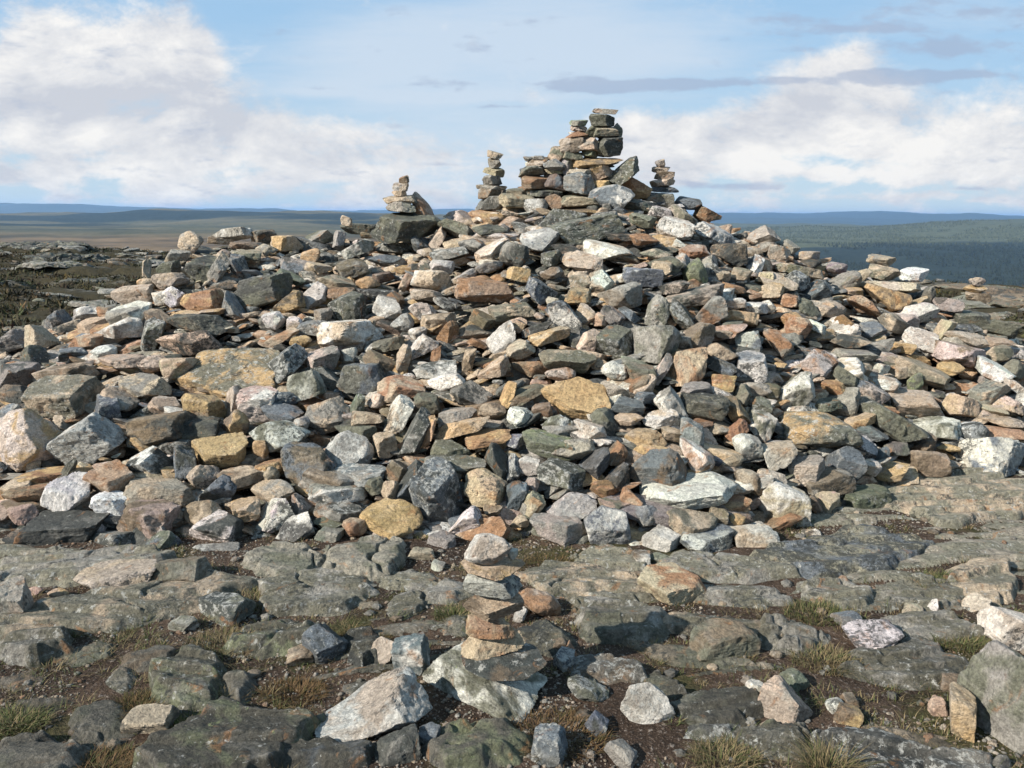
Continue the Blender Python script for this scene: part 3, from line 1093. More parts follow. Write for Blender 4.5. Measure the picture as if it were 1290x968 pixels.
# ------------------------------------------------------------------ ground: one sheet to the horizon
def build_ground():
    th = np.concatenate([np.arange(-180, -46, 2.0), np.arange(-46, 46, .22), np.arange(46, 180, 2.0)])
    rr = [1.2]
    while rr[-1] < 11500:
        x = rr[-1]
        rr.append(x + (.011 if x < 4.6 else .03 if x < 7.5 else x * .010 if x < 60 else x * .016))
    rr = np.array([.05, .6] + rr)
    a = np.radians(th)
    X = np.sin(a)[None, :] * rr[:, None]; Y = np.cos(a)[None, :] * rr[:, None]
    Z = ground_z(X, Y)
    v = np.stack([X, Y, Z], -1).reshape(-1, 3)
    nr, nt_ = X.shape
    i, j = np.meshgrid(np.arange(nr - 1), np.arange(nt_), indexing='ij'); j2 = (j + 1) % nt_
    f = np.stack([i * nt_ + j, i * nt_ + j2, (i + 1) * nt_ + j2, (i + 1) * nt_ + j], -1).reshape(-1, 4)
    f = f[:, ::-1]
    bare = sstep(-.003, .004, rock_off(X, Y)).reshape(-1, 1)
    put("ground", make_mesh("ground", v, f, {"bare": np.concatenate([bare, bare, bare, bare * 0 + 1], 1)}), ground_material(), kind="structure")
build_ground()

# ------------------------------------------------------------------ reading the tables, and telling stones apart in words
def rows(txt):
    for ln in txt.strip().splitlines():
        parts = [p.strip() for p in ln.split('|')]
        yield parts[0].split(), parts[1:]
CN = {'G': 'grey', 'D': 'charcoal', 'L': 'whitish', 'T': 'tan', 'O': 'ochre', 'R': 'rust-brown', 'P': 'pinkish', 'S': 'blue-grey', 'N': 'green-grey', 'B': 'brown', 'Y': 'yellow-green'}
def describe(e):
    a, b = e['cols']; s = math.sqrt(e['w'] * e['h']); asp = e['w'] / e['h']
    col = CN[a] if a == b else f"{CN[a]} and {CN[b]}"
    if a == 'Y' or b == 'Y': col = f"{CN[a]} lichen-crusted"
    size = 'big' if s > 52 else 'tiny' if s < 19 else 'small' if s < 27 else ''
    if e.get('bed'):
        noun = 'bedrock ledge' if asp > 3.3 else 'bedrock hump'
    else:
        noun = {'b': 'block', 's': 'slab', 'f': 'flat-faced stone', 'r': 'rounded stone', 'w': 'wedge'}[e['typ']]
        if abs(e['lean']) >= 65: noun = 'upright ' + noun
        elif abs(e['lean']) >= 25: noun = 'slanting ' + noun
        elif e['typ'] == 's' and asp > 3.2: noun = 'thin ' + noun
    return ' '.join(x for x in (size, col, noun) if x)
def rel(e, l):
    dx, dy = e['x'] - l['x'], e['y'] - l['y']
    if abs(dx) > 2 * abs(dy): return 'right of' if dx > 0 else 'left of'
    if abs(dy) > 2 * abs(dx): return 'below' if dy > 0 else 'above'
    return ('below and ' if dy > 0 else 'above and ') + ('right of' if dx > 0 else 'left of')
def name_all(es, marks, used):
    for e in es: e['desc'] = describe(e)
    dist = lambda a, b: math.hypot(a['x'] - b['x'], a['y'] - b['y'])
    for e in es:
        if e.get('label'): used.add(e['label'])
    for e in es:
        if e.get('label'): continue
        near = sorted((l for l in marks if l is not e), key=lambda l: dist(e, l))
        done = None
        for l in near[:9]:
            rv = sorted((o for o in es if o['desc'] == e['desc'] and rel(o, l) == rel(e, l)), key=lambda o: dist(o, l))
            t = f"{e['desc']} {rel(e, l)} the {l['ref']}"
            if rv[0] is e and t not in used and len(t.split()) <= 16: done = t; break
        if not done:
            for i, l in enumerate(near[:4]):
                for k in near[i + 1:7]:
                    t = f"{e['desc']} between {l['ref']} and {k['ref']}"
                    if t not in used and len(t.split()) <= 16: done = t; break
                if done: break
        e['label'] = done or f"{e['desc']} right beside the {near[0]['ref']}"
        used.add(e['label'])

heap = []
for c, ex in rows(HEAP):
    e = dict(x=float(c[0]), y=float(c[1]), w=float(c[2]), h=float(c[3]), lean=float(c[4]), typ=c[5], cols=c[6])
    if ex: e['ref'], e['label'] = (ex + [None])[:2] if len(ex) > 1 else (ex[0], ex[0])
    heap.append(e)
loose = []
for c, ex in rows(LOOSE):
    e = dict(x=float(c[0]), y=float(c[1]), w=float(c[2]), h=float(c[3]), lean=float(c[4]), typ=c[5], cols=c[6])
    if ex: e['ref'], e['label'] = ex[0], ex[1]
    loose.append(e)
bed = []
for c, ex in rows(BEDROCK):
    bed.append(dict(x=float(c[0]), y=float(c[1]), w=float(c[2]), h=float(c[3]), lean=float(c[4]), cols=c[5], H=float(c[6]), bed=1, typ='p'))
LIMIT = 300
rank = sorted(heap, key=lambda e: -(e['w'] * e['h'] * (4 if e.get('label') else 1)))
single = rank[:LIMIT]; sid = {id(e) for e in single}
heap_marks = [e for e in heap if e.get('ref')]
marks = heap_marks + [e for e in loose if e.get('ref')] + [dict(x=622, y=790, ref='near cairn')]
used = set()
name_all(single, heap_marks, used); name_all(loose, [m for m in marks if m['y'] > 600], used); name_all(bed, [m for m in marks if m['y'] > 600], used)

def sub_for(e):
    s = math.sqrt(e['w'] * e['h'])
    return 6 if s > 62 else 5 if s > 24 else 4

# ------------------------------------------------------------------ the heap
rubble = Heap()
for idx, e in enumerate(heap):
    rg = np.random.default_rng(1000 + idx)
    p = hit(e['x'], e['y'], heap_z, 2.2, 7.3)
    if p is None: p = at_depth(e['x'], e['y'], YC + .1)
    k = view_depth(p) / FPX
    v, f, at = stone_arrays(e['typ'], e['w'] * k * 1.06, e['h'] * k * 1.06, e['lean'], e['cols'], rg, sub_for(e), k, None)
    p = p + ray(e['x'], e['y']) * .03
    if id(e) in sid:
        put("rubble_stone", make_mesh("rubble_stone", v, f, at, True, True), ROCK, p, e['label'], "stone", "stones of the great heap")
    else: rubble.add(v + p, f, at)

KINDS = "GT TG TR GD DG LT LG TT BG PT GG DN TO LP RT BD SG TL DS GL TB LT DG DD DN DG OT OR RO TR OT DS BD DN RT BR PR".split()
def rand_cols(rg): return rg.choice(KINDS)
def scatter_rubble():
    rg = np.random.default_rng(5)
    pts = []
    for y in np.arange(2.9, 11.2, .125):
        for x in np.arange(-7.2, 7.2, .135):
            pts.append((x + rg.uniform(-.06, .06), y + rg.uniform(-.06, .06)))
    pts = np.array(pts)
    hz = heap_z(pts[:, 0], pts[:, 1]); lz = land_z(pts[:, 0], pts[:, 1])
    ok = (hz > lz + .02) & (np.abs(pts[:, 0]) < 1.0 + pts[:, 1] * .78)
    pts, hz = pts[ok], hz[ok]
    for (x, y), z in zip(pts, hz):
        hid = y > YC + .4
        if hid and rg.random() < .45: continue
        s = float(np.clip(rg.lognormal(math.log(.155), .33), .08, .30))
        w, h = s * rg.uniform(.9, 1.75), s * rg.uniform(.36, .9)
        v, f, at = stone_arrays(rg.choice(list('bssswwf')), w, h, rg.normal(0, 30), rand_cols(rg), rg, 3 if hid else 4, 1, None)
        rubble.add(v + np.array([x, y, z - .13 + rg.normal(0, .03)]), f, at)
scatter_rubble()
def scatter_chips():
    rg = np.random.default_rng(6); n = 5200
    x = rg.uniform(-6.5, 6.5, n); y = rg.uniform(3.0, 7.3, n)
    hz = heap_z(x, y); ok = (hz > land_z(x, y) + .03) & (np.abs(x) < .5 + y * .72)
    for x_, y_, z_ in zip(x[ok], y[ok], hz[ok]):
        s = float(np.clip(rg.lognormal(math.log(.075), .3), .04, .13))
        v, f, at = stone_arrays(rg.choice(list('bsswf')), s * rg.uniform(.9, 2.0), s * rg.uniform(.4, .85), rg.normal(0, 35), rand_cols(rg), rg, 3, 1, None)
        rubble.add(v + np.array([x_, y_, z_ - .09 + rg.normal(0, .02)]), f, at)
scatter_chips()

# ------------------------------------------------------------------ stone stacks on the heap
GROUPS = {'summit': ("stones of the summit cairn", YC - .05), 'slim': ("stones of the slim stack", YC + .05), 'crest': ("stones of the stack right of the summit", YC + .1),
          'ledge': ("stones of the dark ledge stack", YC - .35), 'flank': ("stones of the low pile on the flank", YC + .6), 'pillar': (None, 17.0)}
def read_pile(txt):
    out, sec = [], 'near'
    for ln in txt.strip().splitlines():
        if ln.startswith('@'): sec = ln[1:].strip(); continue
        c, lab = ln.split('|'); c = c.split()
        out.append(dict(sec=sec, x=float(c[0]), y=float(c[1]), w=float(c[2]), h=float(c[3]), lean=float(c[4]), typ=c[5], cols=c[6], add=float(c[7]), label=lab.strip()))
    for i, e in enumerate(out):                 # every stone of a stack sits on the one below it
        if e['sec'] == 'pillar': continue
        if e['sec'] == 'summit':
            tops = [o['y'] - o['h'] / 2 for o in out if o['sec'] == 'summit' and o is not e and o['y'] > e['y'] + 3 and abs(o['x'] - e['x']) < (o['w'] + e['w']) * .36]
            b0 = e['y'] + e['h'] / 2
            if tops and b0 - 3.5 < min(tops) < b0 + 14: t0 = e['y'] - e['h'] / 2; e['y'], e['h'] = (t0 + min(tops) + 3.5) / 2, min(tops) + 3.5 - t0
            continue
        if i + 1 == len(out): continue
        top, bot = e['y'] - e['h'] / 2, e['y'] + e['h'] / 2
        n_ = out[i + 1]
        if n_['sec'] == e['sec'] and abs(n_['x'] - e['x']) < 25 and n_['y'] > e['y']: bot = max(bot, n_['y'] - n_['h'] / 2 + max(2.5, min(4, .30 * n_['h'])))
        else: bot += 5
        e['y'], e['h'] = (top + bot) / 2, bot - top
    return out
for idx, e in enumerate(read_pile(PILES)):
    sec = e['sec']; g, Y = GROUPS[sec]; Y += e['add']; x, y, w, h = e['x'], e['y'], e['w'], e['h']
    p = at_depth(x, y, Y); k = view_depth(p) / FPX
    if sec == 'summit':                         # stones that fill the cairn behind the ones in front
        rg = np.random.default_rng(4500 + idx)
        for q in range(1 if y < 195 else 4):
            o_ = np.array([rg.normal(0, .05 if y > 195 else .01), rg.uniform(.08, .30 if y > 195 else .13), rg.uniform(-.09, .01)])
            v, f, at = stone_arrays(rg.choice(list('sssb')), max(w * k * .85, .10), rg.uniform(.05, .10), rg.normal(0, 8), rand_cols(rg), rg, 4, 1, None)
            rubble.add(v + p + o_, f, at)
    v, f, at = stone_arrays(e['typ'], w * k * (1.08 if sec != 'summit' else 1.2), h * k * (1.06 if sec != 'summit' else 1.10), e['lean'], e['cols'], np.random.default_rng(4000 + idx), 5, k, None)
    put("standing_stone" if sec == 'pillar' else "cairn_stone", make_mesh("cairn_stone", v, f, at, True, True), ROCK, p, e['label'], "standing stone" if sec == 'pillar' else "cairn stone", g)
def summit_skirt():
    rg = np.random.default_rng(77)
    for q in range(70):
        px = rg.uniform(632, 838); py = rg.uniform(246, 274) - 6 * (abs(px - 735) < 60)
        p = at_depth(px, py, YC + rg.uniform(-.05, .35))
        v, f, at = stone_arrays(rg.choice(list('sssbw')), rg.uniform(.12, .26), rg.uniform(.05, .12), rg.normal(0, 12), rand_cols(rg), rg, 4, 1, None)
        rubble.add(v + p, f, at)
summit_skirt()
rubble.build("rubble", ROCK, label="small rubble packed between the bigger stones of the heap", cat="rubble", kind="stuff")

# ------------------------------------------------------------------ the near cairn and the loose stones
def foot_depth(x, ybot):
    q = hit(x, ybot, lambda X, Y: land_z(X, Y) + np.maximum(rock_off(X, Y), 0), 1.2, 40); return q[1]
YN = foot_depth(612, 893) + .12
for i, e in enumerate(read_pile(NEARPILE)):
    x, y, w, h = e['x'], e['y'], e['w'], e['h']
    p = at_depth(x, y, YN + e['add']); k = view_depth(p) / FPX
    v, f, at = stone_arrays(e['typ'], w * k * (1.14 if i < 7 else 1.03), h * k * 1.05, e['lean'], e['cols'], np.random.default_rng(5000 + i), 6, k, None)
    if i == 8: at["crust"][:, 2] = .36
    put("cairn_stone", make_mesh("cairn_stone", v, f, at, True, True), ROCK, p, e['label'], "cairn stone", "stones of the near cairn")
for i, e in enumerate(loose):
    Y = foot_depth(e['x'], e['y'] + e['h'] * .36); k0 = Y / FPX
    Y += min(e['w'], e['h']) * k0 * .30
    p = at_depth(e['x'], e['y'], Y); k = view_depth(p) / FPX
    v, f, at = stone_arrays(e['typ'], e['w'] * k * 1.03, e['h'] * k * 1.03, e['lean'], e['cols'], np.random.default_rng(int(e['x'] * 7 + e['y'] * 13)), sub_for(e), k, None)
    if e.get('ref') == 'white quartz boulder':      # it runs out to a point on its left
        a_ = v @ RIGHT; t_ = (a_ - a_.min()) / np.ptp(a_); b_ = v @ UP; lo_ = b_.min() * .55
        v = v + np.outer((b_ - lo_) * (np.interp(t_, [0, .35, .75, 1], [.22, .62, 1.12, .95]) - 1), UP)
    put("loose_stone", make_mesh("loose_stone", v, f, at, True, True), ROCK, p, e['label'], "loose stone", "loose stones in front of the heap")

# ------------------------------------------------------------------ bedrock breaking through the soil
def bedrock(e, i):
    rg = np.random.default_rng(int(e['x'] * 5 + e['y'] * 11)); H = e['H'] * .46
    c0 = hit(e['x'], e['y'] + 0.0, lambda X, Y: land_z(X, Y) + H * .75, 1.2, 60)
    nth = 260
    th = np.linspace(0, 2 * math.pi, nth, endpoint=False); rho = np.concatenate([np.linspace(0, .90, 34), np.linspace(.915, 1.08, 18)]); nrho = len(rho)
    m = rg.integers(6, 9); a0 = rg.uniform(0, 6.28); acc = 0
    for q in range(m):
        a = a0 + q * 6.283 / m + rg.normal(0, .2)
        acc = acc + np.maximum((np.cos(th) * math.cos(a) + np.sin(th) * math.sin(a)) / rg.uniform(.78, 1.05), 1e-9) ** 60
    ro = acc ** (-1 / 60) * (1 + .22 * fbm(np.stack([np.cos(th) * 2.6, np.sin(th) * 2.6, np.full(nth, i * 3.1)], -1), 3, .5)) * 1.08
    ro = np.minimum(ro, 1.5)
    a = math.radians(e['lean'])
    ex, ey = e['w'] / 2 * ro * np.cos(th), e['h'] / 2 * ro * np.sin(th)
    px, py = e['x'] + ex * math.cos(a) + ey * math.sin(a), e['y'] + ey * math.cos(a) - ex * math.sin(a)
    zt = c0[2]
    d = ray(px, py); P = EYEV + d * ((zt - EYE) / d[:, 2])[:, None]
    cx, cy = P[:, 0].mean(), P[:, 1].mean()
    g_ = float(np.clip(np.ptp(P[:, 0]) / 150, .005, .011))
    xs = np.arange(P[:, 0].min() - .06, P[:, 0].max() + .06, g_); ys = np.arange(P[:, 1].min() - .06, P[:, 1].max() + .06, g_)
    X, Y = np.meshgrid(xs, ys)
    wob = .035 * np.minimum(1, np.ptp(P[:, 1]))
    Xw = X + wob * fbm2(X * 6, Y * 6, 3, .5, i * 1.9); Yw = Y + wob * fbm2(X * 6, Y * 6, 3, .5, i * 1.9 + 50)
    pa = np.arctan2(P[:, 1] - cy, P[:, 0] - cx); pr = np.hypot(P[:, 1] - cy, P[:, 0] - cx); od = np.argsort(pa)
    rb = np.interp(np.arctan2(Yw - cy, Xw - cx), pa[od], pr[od], period=2 * math.pi)
    t = np.hypot(Xw - cx, Yw - cy) / rb
    te = 1 + (np.hypot(Xw - cx, Yw - cy) - rb) / .28          # measured in metres from the rim
    span = max(np.ptp(P[:, 0]), .01); spy = max(np.ptp(P[:, 1]), .01)
    q = np.stack([X.ravel(), Y.ravel(), np.full(X.size, i * 2.7)], -1)
    rim = .05 + .16 * np.clip(fbm2(X * 5, Y * 5, 3, .5, i * 2.2) + .4, 0, 1)
    prof = 1 - sstep(1.03 - rim * 1.6, 1.03, te)
    tx, ty = rg.normal(0, .3), rg.uniform(-.2, .7)
    z0 = land_z(X, Y) * .5 + land_z(cx, cy) * .5
    # the strata step up towards the heap, the same beds in every slab
    lay = beds(X, Y)
    relief = fbm(q * 4, 4).reshape(X.shape)
    top = H * (.75 + tx * (X - cx) / span * 2 + ty * (cy - Y) / spy * .8 + .22 * relief) + lay * min(.030, H * .7)
    ck = fbm(np.stack([X.ravel() * 1.7 + 4, Y.ravel() * 2.6, np.full(X.size, i * 5.1)], -1), 4).reshape(X.shape)
    top = top - np.clip(1 - np.abs(ck) * 30, 0, 1) * min(.035, H * .6)
    Z = z0 + top * prof - .09 * sstep(1.0, 1.12, te) + .008 * fbm(q * 22, 5, .7).reshape(X.shape)
    v = np.stack([X, Y, Z], -1).reshape(-1, 3)
    ny, nx = X.shape; ii, jj = np.meshgrid(np.arange(ny - 1), np.arange(nx - 1), indexing='ij'); A = ii * nx + jj
    keep = (te[:-1, :-1] < 1.16) | (te[1:, 1:] < 1.16)
    f = np.stack([A, A + 1, A + nx + 1, A + nx], -1)[keep]
    usedv = np.unique(f); remap = np.zeros(len(v), int); remap[usedv] = np.arange(len(usedv)); v = v[usedv]; f = remap[f]
    o = np.array([cx, cy, zt]); n = len(v)
    cr = crust_for(*e['cols'])
    dkn = np.interp(e['y'], [690, 760, 860], [1.10, .68, .42])      # the beds grow darker towards the path
    ca = (np.array(PAL[e['cols'][0]]) * .45 + np.array([.118, .104, .074]) * rg.normal(1, .1)) * dkn; cb = np.array(PAL[e['cols'][1]]) * rg.normal(.95, .08) * (.4 + .6 * dkn)
    at = {"tint": np.tile([*ca, 1], (n, 1)), "tint_b": np.tile([*cb, 1], (n, 1)), "crust": np.tile([cr[0] * 1.35, cr[1] * (1.2 if e['cols'][0] != 'D' else .7), max(cr[2] * .62, .07), 1], (n, 1)),
          "grain": (v - o) + rg.uniform(-30, 30, 3)}
    put("bedrock_outcrop", make_mesh("bedrock_outcrop", v - o, f, at), ROCK, o, e['label'], "bedrock", "bedrock slabs in the soil")
for i, e in enumerate(bed): bedrock(e, i)

# rock humps and stones of the plateau behind the heap
OUT = [(-9.5, 17.5, 1.2, .25, 'dark jagged'), (-13.5, 24, 2.2, .42, 'dark broad'), (-10.2, 27, 1.8, .36, 'dark low'), (-17, 29, 2.6, .42, 'dark long'), (-7.2, 22, 1.2, .3, 'grey'),
       (-8.6, 14.2, 1.1, .12, 'pale flat'), (-6.6, 12.4, .9, .12, 'pale grey flat'), (-11.6, 20, 1.5, .18, 'pale streaked'), (-6.2, 15.6, 1.0, .16, 'grey lichened'),
       (-16, 22, 1.6, .3, 'grey cracked'), (-7.4, 10.6, .8, .1, 'grey flush'), (-20, 33, 2.8, .4, 'dark far'), (8.6, 13.4, .9, .13, 'brown-grey'), (7.2, 11.6, .8, .12, 'brown flat'),
       (9.8, 16.5, 1.1, .12, 'grey-brown long'), (11.2, 18.0, 1.0, .12, 'pale brown'), (8.0, 16.8, .8, .12, 'dull grey'), (6.3, 10.0, .6, .10, 'green-grey')]
for i, (x, y, w, hgt, word) in enumerate(OUT):
    rg = np.random.default_rng(8000 + i)
    v, f, _, _ = rock('s', rg, 6, (w * .6, w * rg.uniform(.35, .6), hgt * .34))
    q = v.copy(); v = v + (np.stack([fbm(q * 3 + 7 * k + i, 5, .65) for k in range(3)], -1)) * hgt * .5
    a = rg.uniform(-.5, .5); R = np.array(Matrix.Rotation(a, 3, 'Z')); v = v @ R.T
    pale = 'pale' in word
    cols = 'GN' if pale else 'BN' if 'brown' in word else 'DN'  # the dark tint carries the cloud shade lying on the left plateau
    n = len(v); ca, cb = np.array(PAL[cols[0]]) * .8, np.array(PAL[cols[1]]) * .8
    at = {"tint": np.tile([*ca, 1], (n, 1)), "tint_b": np.tile([*cb, 1], (n, 1)), "crust": np.tile([.35, .15 if pale else .03, .1, 1], (n, 1)), "grain": q + rg.uniform(-30, 30, 3)}
    side = "heath behind the heap's left flank" if x < 0 else "plateau beyond the heap's right flank"
    put("rock_outcrop", make_mesh("rock_outcrop", v, f, at), ROCK, (x, y, float(land_z(x, y)) + hgt * .15), f"{word} rock outcrop on the {side}", "outcrop", "outcrops on the plateau behind")

def strewn():
    rg = np.random.default_rng(51); Hs = Heap(); m = 4200
    r = 8.5 + 27 * rg.random(m) ** .9; t = rg.uniform(-.62, .62, m); x, y = r * np.sin(t), r * np.cos(t)
    ok = ~((heap_z(x, y) > land_z(x, y) - .1) & (np.abs(x) < 8) & (y < 12)) & ~((x > 0) & (r > 20.5)) & (fbm2(x * .3 + 7, y * .55, 4) > .0)
    x, y = x[ok][:1700], y[ok][:1700]
    for x_, y_, z_, r_ in zip(x, y, land_z(x, y), np.hypot(x, y)):
        s_ = float(np.clip(rg.lognormal(math.log(.16), .5), .07, .7))
        v, f, at = stone_arrays(rg.choice(list('bsswf')), s_ * rg.uniform(1, 2), s_ * rg.uniform(.35, .7), rg.normal(0, 12), rg.choice("DG DN GD NB BD DD".split()), rg, 3 if s_ < .2 else 4, 1, None)
        Hs.add(v + np.array([x_, y_, z_ + .02]), f, at)
    Hs.build("scattered_rubble", ROCK, label="stones strewn over the plateau behind the heap", cat="rubble", kind="stuff")
strewn()

# ------------------------------------------------------------------ gravel, grass, heath, forest
def gravel():
    rg = np.random.default_rng(11); G = Heap()
    def some(n, lo, hi, sub, thr):
        y = rg.uniform(1.9, 4.6, n * 8); x = rg.uniform(-.9, .9, n * 8) * y
        ok = np.nonzero((fbm2(x * 1.7 + 20, y * 1.7, 3) > thr) & (rock_off(x, y) < (.001 if hi < .011 else .02)))[0][:n]
        x, y = x[ok], y[ok]; z = ground_z(x, y)
        u, f = ico(sub); n_ = len(u)
        for x_, y_, z_ in zip(x, y, z):
            s = rg.uniform(lo, hi)
            v = u * (1 + .35 * rg.normal(0, .4, (n_, 1))) * s * np.array([rg.uniform(.7, 1.3), rg.uniform(.7, 1.3), rg.uniform(.4, .8)])
            a = rg.uniform(0, 6.28); v = v @ np.array(Matrix.Rotation(a, 3, 'Z'))
            col = np.array(PAL[rg.choice(list("TTGGPGBBRN"))]) * rg.uniform(.5, .95)
            G.add(v + np.array([x_, y_, z_ + s * .25]), f, {"tint": np.tile([*col, 1], (n_, 1)), "tint_b": np.tile([*(col * .8), 1], (n_, 1)), "crust": np.tile([.0, .0, .0, 1], (n_, 1)), "grain": v + rg.uniform(-30, 30, 3)})
    some(20000, .0018, .005, 1, -.06); some(3100, .004, .010, 2, -.12); some(310, .010, .024, 3, -.4)
    G.build("gravel", ROCK, label="fine gravel and chips strewn over the brown soil", cat="gravel", kind="stuff")
gravel()

def blades(cx, cy, spread, n, hmax, dry, rg, zf):
    V, F, Cc = [], [], []
    for b in range(n):
        a = rg.uniform(0, 6.28); rr = spread * math.sqrt(rg.random())
        x, y = cx + rr * math.cos(a), cy + rr * math.sin(a) * .7
        h = hmax * rg.uniform(.35, 1); lean = rg.uniform(.2, 1.7) * h; la = a + rg.normal(0, .9)
        wd = rg.uniform(.0009, .0017); wx, wy = -math.sin(la) * wd, math.cos(la) * wd
        z = zf(x, y) - .008; base = len(V)
        for t in (0, .4, .75, 1):
            k = (1 - t ** 2)
            bx, by, bz = x + math.cos(la) * lean * t * t, y + math.sin(la) * lean * t * t, z + h * (t - .25 * t * t * lean / h)
            V += [(bx - wx * k, by - wy * k, bz), (bx + wx * k, by + wy * k, bz)]
        for s in range(3): F.append((base + 2 * s, base + 2 * s + 1, base + 2 * s + 3, base + 2 * s + 2))
        if rg.random() < (.75 if dry else .35): c = np.array([.22, .165, .085]) * rg.uniform(.4, 1.1)
        else: c = np.array([.075, .085, .028]) * rg.uniform(.5, 1.4)
        Cc += [[*c, 1]] * 8
    return np.array(V), np.array(F), np.array(Cc)
for i, ln in enumerate(TUFTS.strip().splitlines()):
    x, y, w, g, lab = ln.split(' ', 4); x, y, w = float(x), float(y), float(w)
    rg = np.random.default_rng(9000 + i)
    q = hit(x, y + 10, lambda X, Y: land_z(X, Y) + np.maximum(rock_off(X, Y), 0) + .01, 1.2, 40); k = q[1] / FPX; sp = w * k * 1.35
    v, f, c = blades(0, 0, sp, 900, .044 if lab[:4] != 'thin' else .10, g == '0', rg, lambda a, b: float(0))
    zz = land_z(v[:, 0] + q[0], v[:, 1] + q[1]) * .3 + .7 * q[2]
    v[:, 2] += zz - q[2]
    brown = 'moss' in lab or 'heathery' in lab or 'brown' in lab
    if brown: c[:, :3] = c[:, :3] * np.array([.62, .5, .45]) + np.array([.012, .006, .002]); v[:, 2] *= .75
    put("grass_tuft", make_mesh("grass_tuft", v, f, {"tint": c}, False), BLADE, q, lab.strip(), "grass tuft", "grass tufts between the slabs")

def sparse_grass():
    rg = np.random.default_rng(21); V, F, Cc, n = [], [], [], 0
    k = 0
    while k < 850:
        y = rg.uniform(1.95, 4.3); x = rg.uniform(-.88, .88) * y
        if fbm2(x * 1.1 + 40, y * 1.4, 3) < .0 or rock_off(x, y) > 0: continue
        k += 1
        v, f, c = blades(x, y, rg.uniform(.02, .07), 34, rg.uniform(.02, .06), rg.random() < .6, rg, lambda a, b: 0.0)
        v[:, 2] += ground_z(v[:, 0], v[:, 1])
        V.append(v); F.append(f + n); Cc.append(c); n += len(v)
    put("grass", make_mesh("grass", np.concatenate(V), np.concatenate(F), {"tint": np.concatenate(Cc)}, False), BLADE, label="thin dry grass and moss creeping over the soil", cat="grass", kind="stuff")
sparse_grass()

def heath():
    rg = np.random.default_rng(31); H = []
    u, f = ico(2); V, F, Cc, n = [], [], [], 0
    m = 20000
    r = 9 + 29 * rg.random(m) ** .8; t = rg.uniform(-.62, .62, m); x, y = r * np.sin(t), r * np.cos(t)
    ok = ~((heap_z(x, y) > land_z(x, y) - .3) & (np.abs(x) < 8) & (y < 12)) & ~((x > 0) & (r > 21)) & (fbm2(x * .35 + 2, y * .6, 3) > -.02)
    x, y = x[ok][:5200], y[ok][:5200]
    m = len(x); z = land_z(x, y); nb = 26
    s = rg.uniform(.05, .17, m); tone = np.clip(np.array([.036, .032, .016]) * rg.uniform(.5, 1.8, (m, 1)) * (1 + rg.normal(0, .15, (m, 3))) + (rg.random((m, 1)) < .3) * np.array([.034, .020, .007]), .004, 1)  # heath tones kept dark to hold the plateau's cloud shade
    rep = lambda q: np.repeat(q, nb)
    s, x, y, z = rep(s), rep(x), rep(y), rep(z); k = len(s)
    a = rg.uniform(0, 6.28, k); rr = np.sqrt(rg.random(k)); la = rg.uniform(0, 6.28, k); wd = s * rg.uniform(.10, .22, k)
    bx, by = x + s * 1.8 * rr * np.cos(a), y + s * 1.8 * rr * np.sin(a)
    hz_ = s * rg.uniform(.3, 1.0, k) * (1.15 - rr)
    top = np.stack([bx + s * rg.normal(0, .4, k), by + s * rg.normal(0, .4, k), z + hz_], -1)
    l_, r_ = np.stack([bx - wd * np.cos(la), by - wd * np.sin(la), z - .02], -1), np.stack([bx + wd * np.cos(la), by + wd * np.sin(la), z - .02], -1)
    V = [np.stack([l_, r_, top], 1).reshape(-1, 3)]; F = [np.arange(3 * k).reshape(-1, 3)]
    Cc = [np.repeat(np.concatenate([np.repeat(tone, nb, 0) * rg.uniform(.7, 1.3, (k, 1)), np.ones((k, 1))], 1), 3, 0)]
    put("heath", make_mesh("heath", np.concatenate(V), np.concatenate(F), {"tint": np.concatenate(Cc)}, False), LEAFY, label="dark low heath covering the plateau behind the heap", cat="heath", kind="stuff")
heath()

def forest():
    rg = np.random.default_rng(41)
    n = 33000
    r = np.sqrt(rg.uniform(520 ** 2, 2500 ** 2, n)); t = rg.uniform(-.02, .72, n)
    x, y = r * np.sin(t), r * np.cos(t)
    keep = (fbm2(x / 120, y / 120, 3) > -.25) & (rg.random(n) < sstep(-.02, .2, t)); x, y, r = x[keep], y[keep], r[keep]; n = len(x)
    z = land_z(x, y); h = rg.uniform(2.2, 5.2, n); w = h * rg.uniform(.22, .34, n)
    ang = np.linspace(0, 2 * math.pi, 6)[:-1]
    ring = np.stack([x[:, None] + w[:, None] * np.cos(ang), y[:, None] + w[:, None] * np.sin(ang), np.repeat((z + h * .08)[:, None], 5, 1)], -1)
    v = np.concatenate([ring, np.stack([x, y, z + h], -1)[:, None]], 1).reshape(-1, 3)
    b = (np.arange(n) * 6)[:, None]
    f = np.stack([np.stack([b[:, 0] + i, b[:, 0] + (i + 1) % 5, b[:, 0] + 5], -1) for i in range(5)], 1).reshape(-1, 3)
    tone = sstep(640, 860, r - 1900 * x / r + rg.normal(0, 90, n))  # nearer trees get cloud shade as a darker colour
    c = np.array([.014, .021, .016])[None] * (1 - tone[:, None]) + np.array([.050, .058, .032])[None] * tone[:, None]
    c = c * rg.uniform(.6, 1.4, (n, 1))
    put("forest", make_mesh("forest", v, f, {"tint": np.repeat(np.concatenate([c, np.ones((n, 1))], 1), 6, 0)}, False), LEAFY, label="far spruce and birch forest in the valley on the right", cat="forest", kind="stuff")  # the dark and light trees differ by painted cloud shade, not by kind
forest()

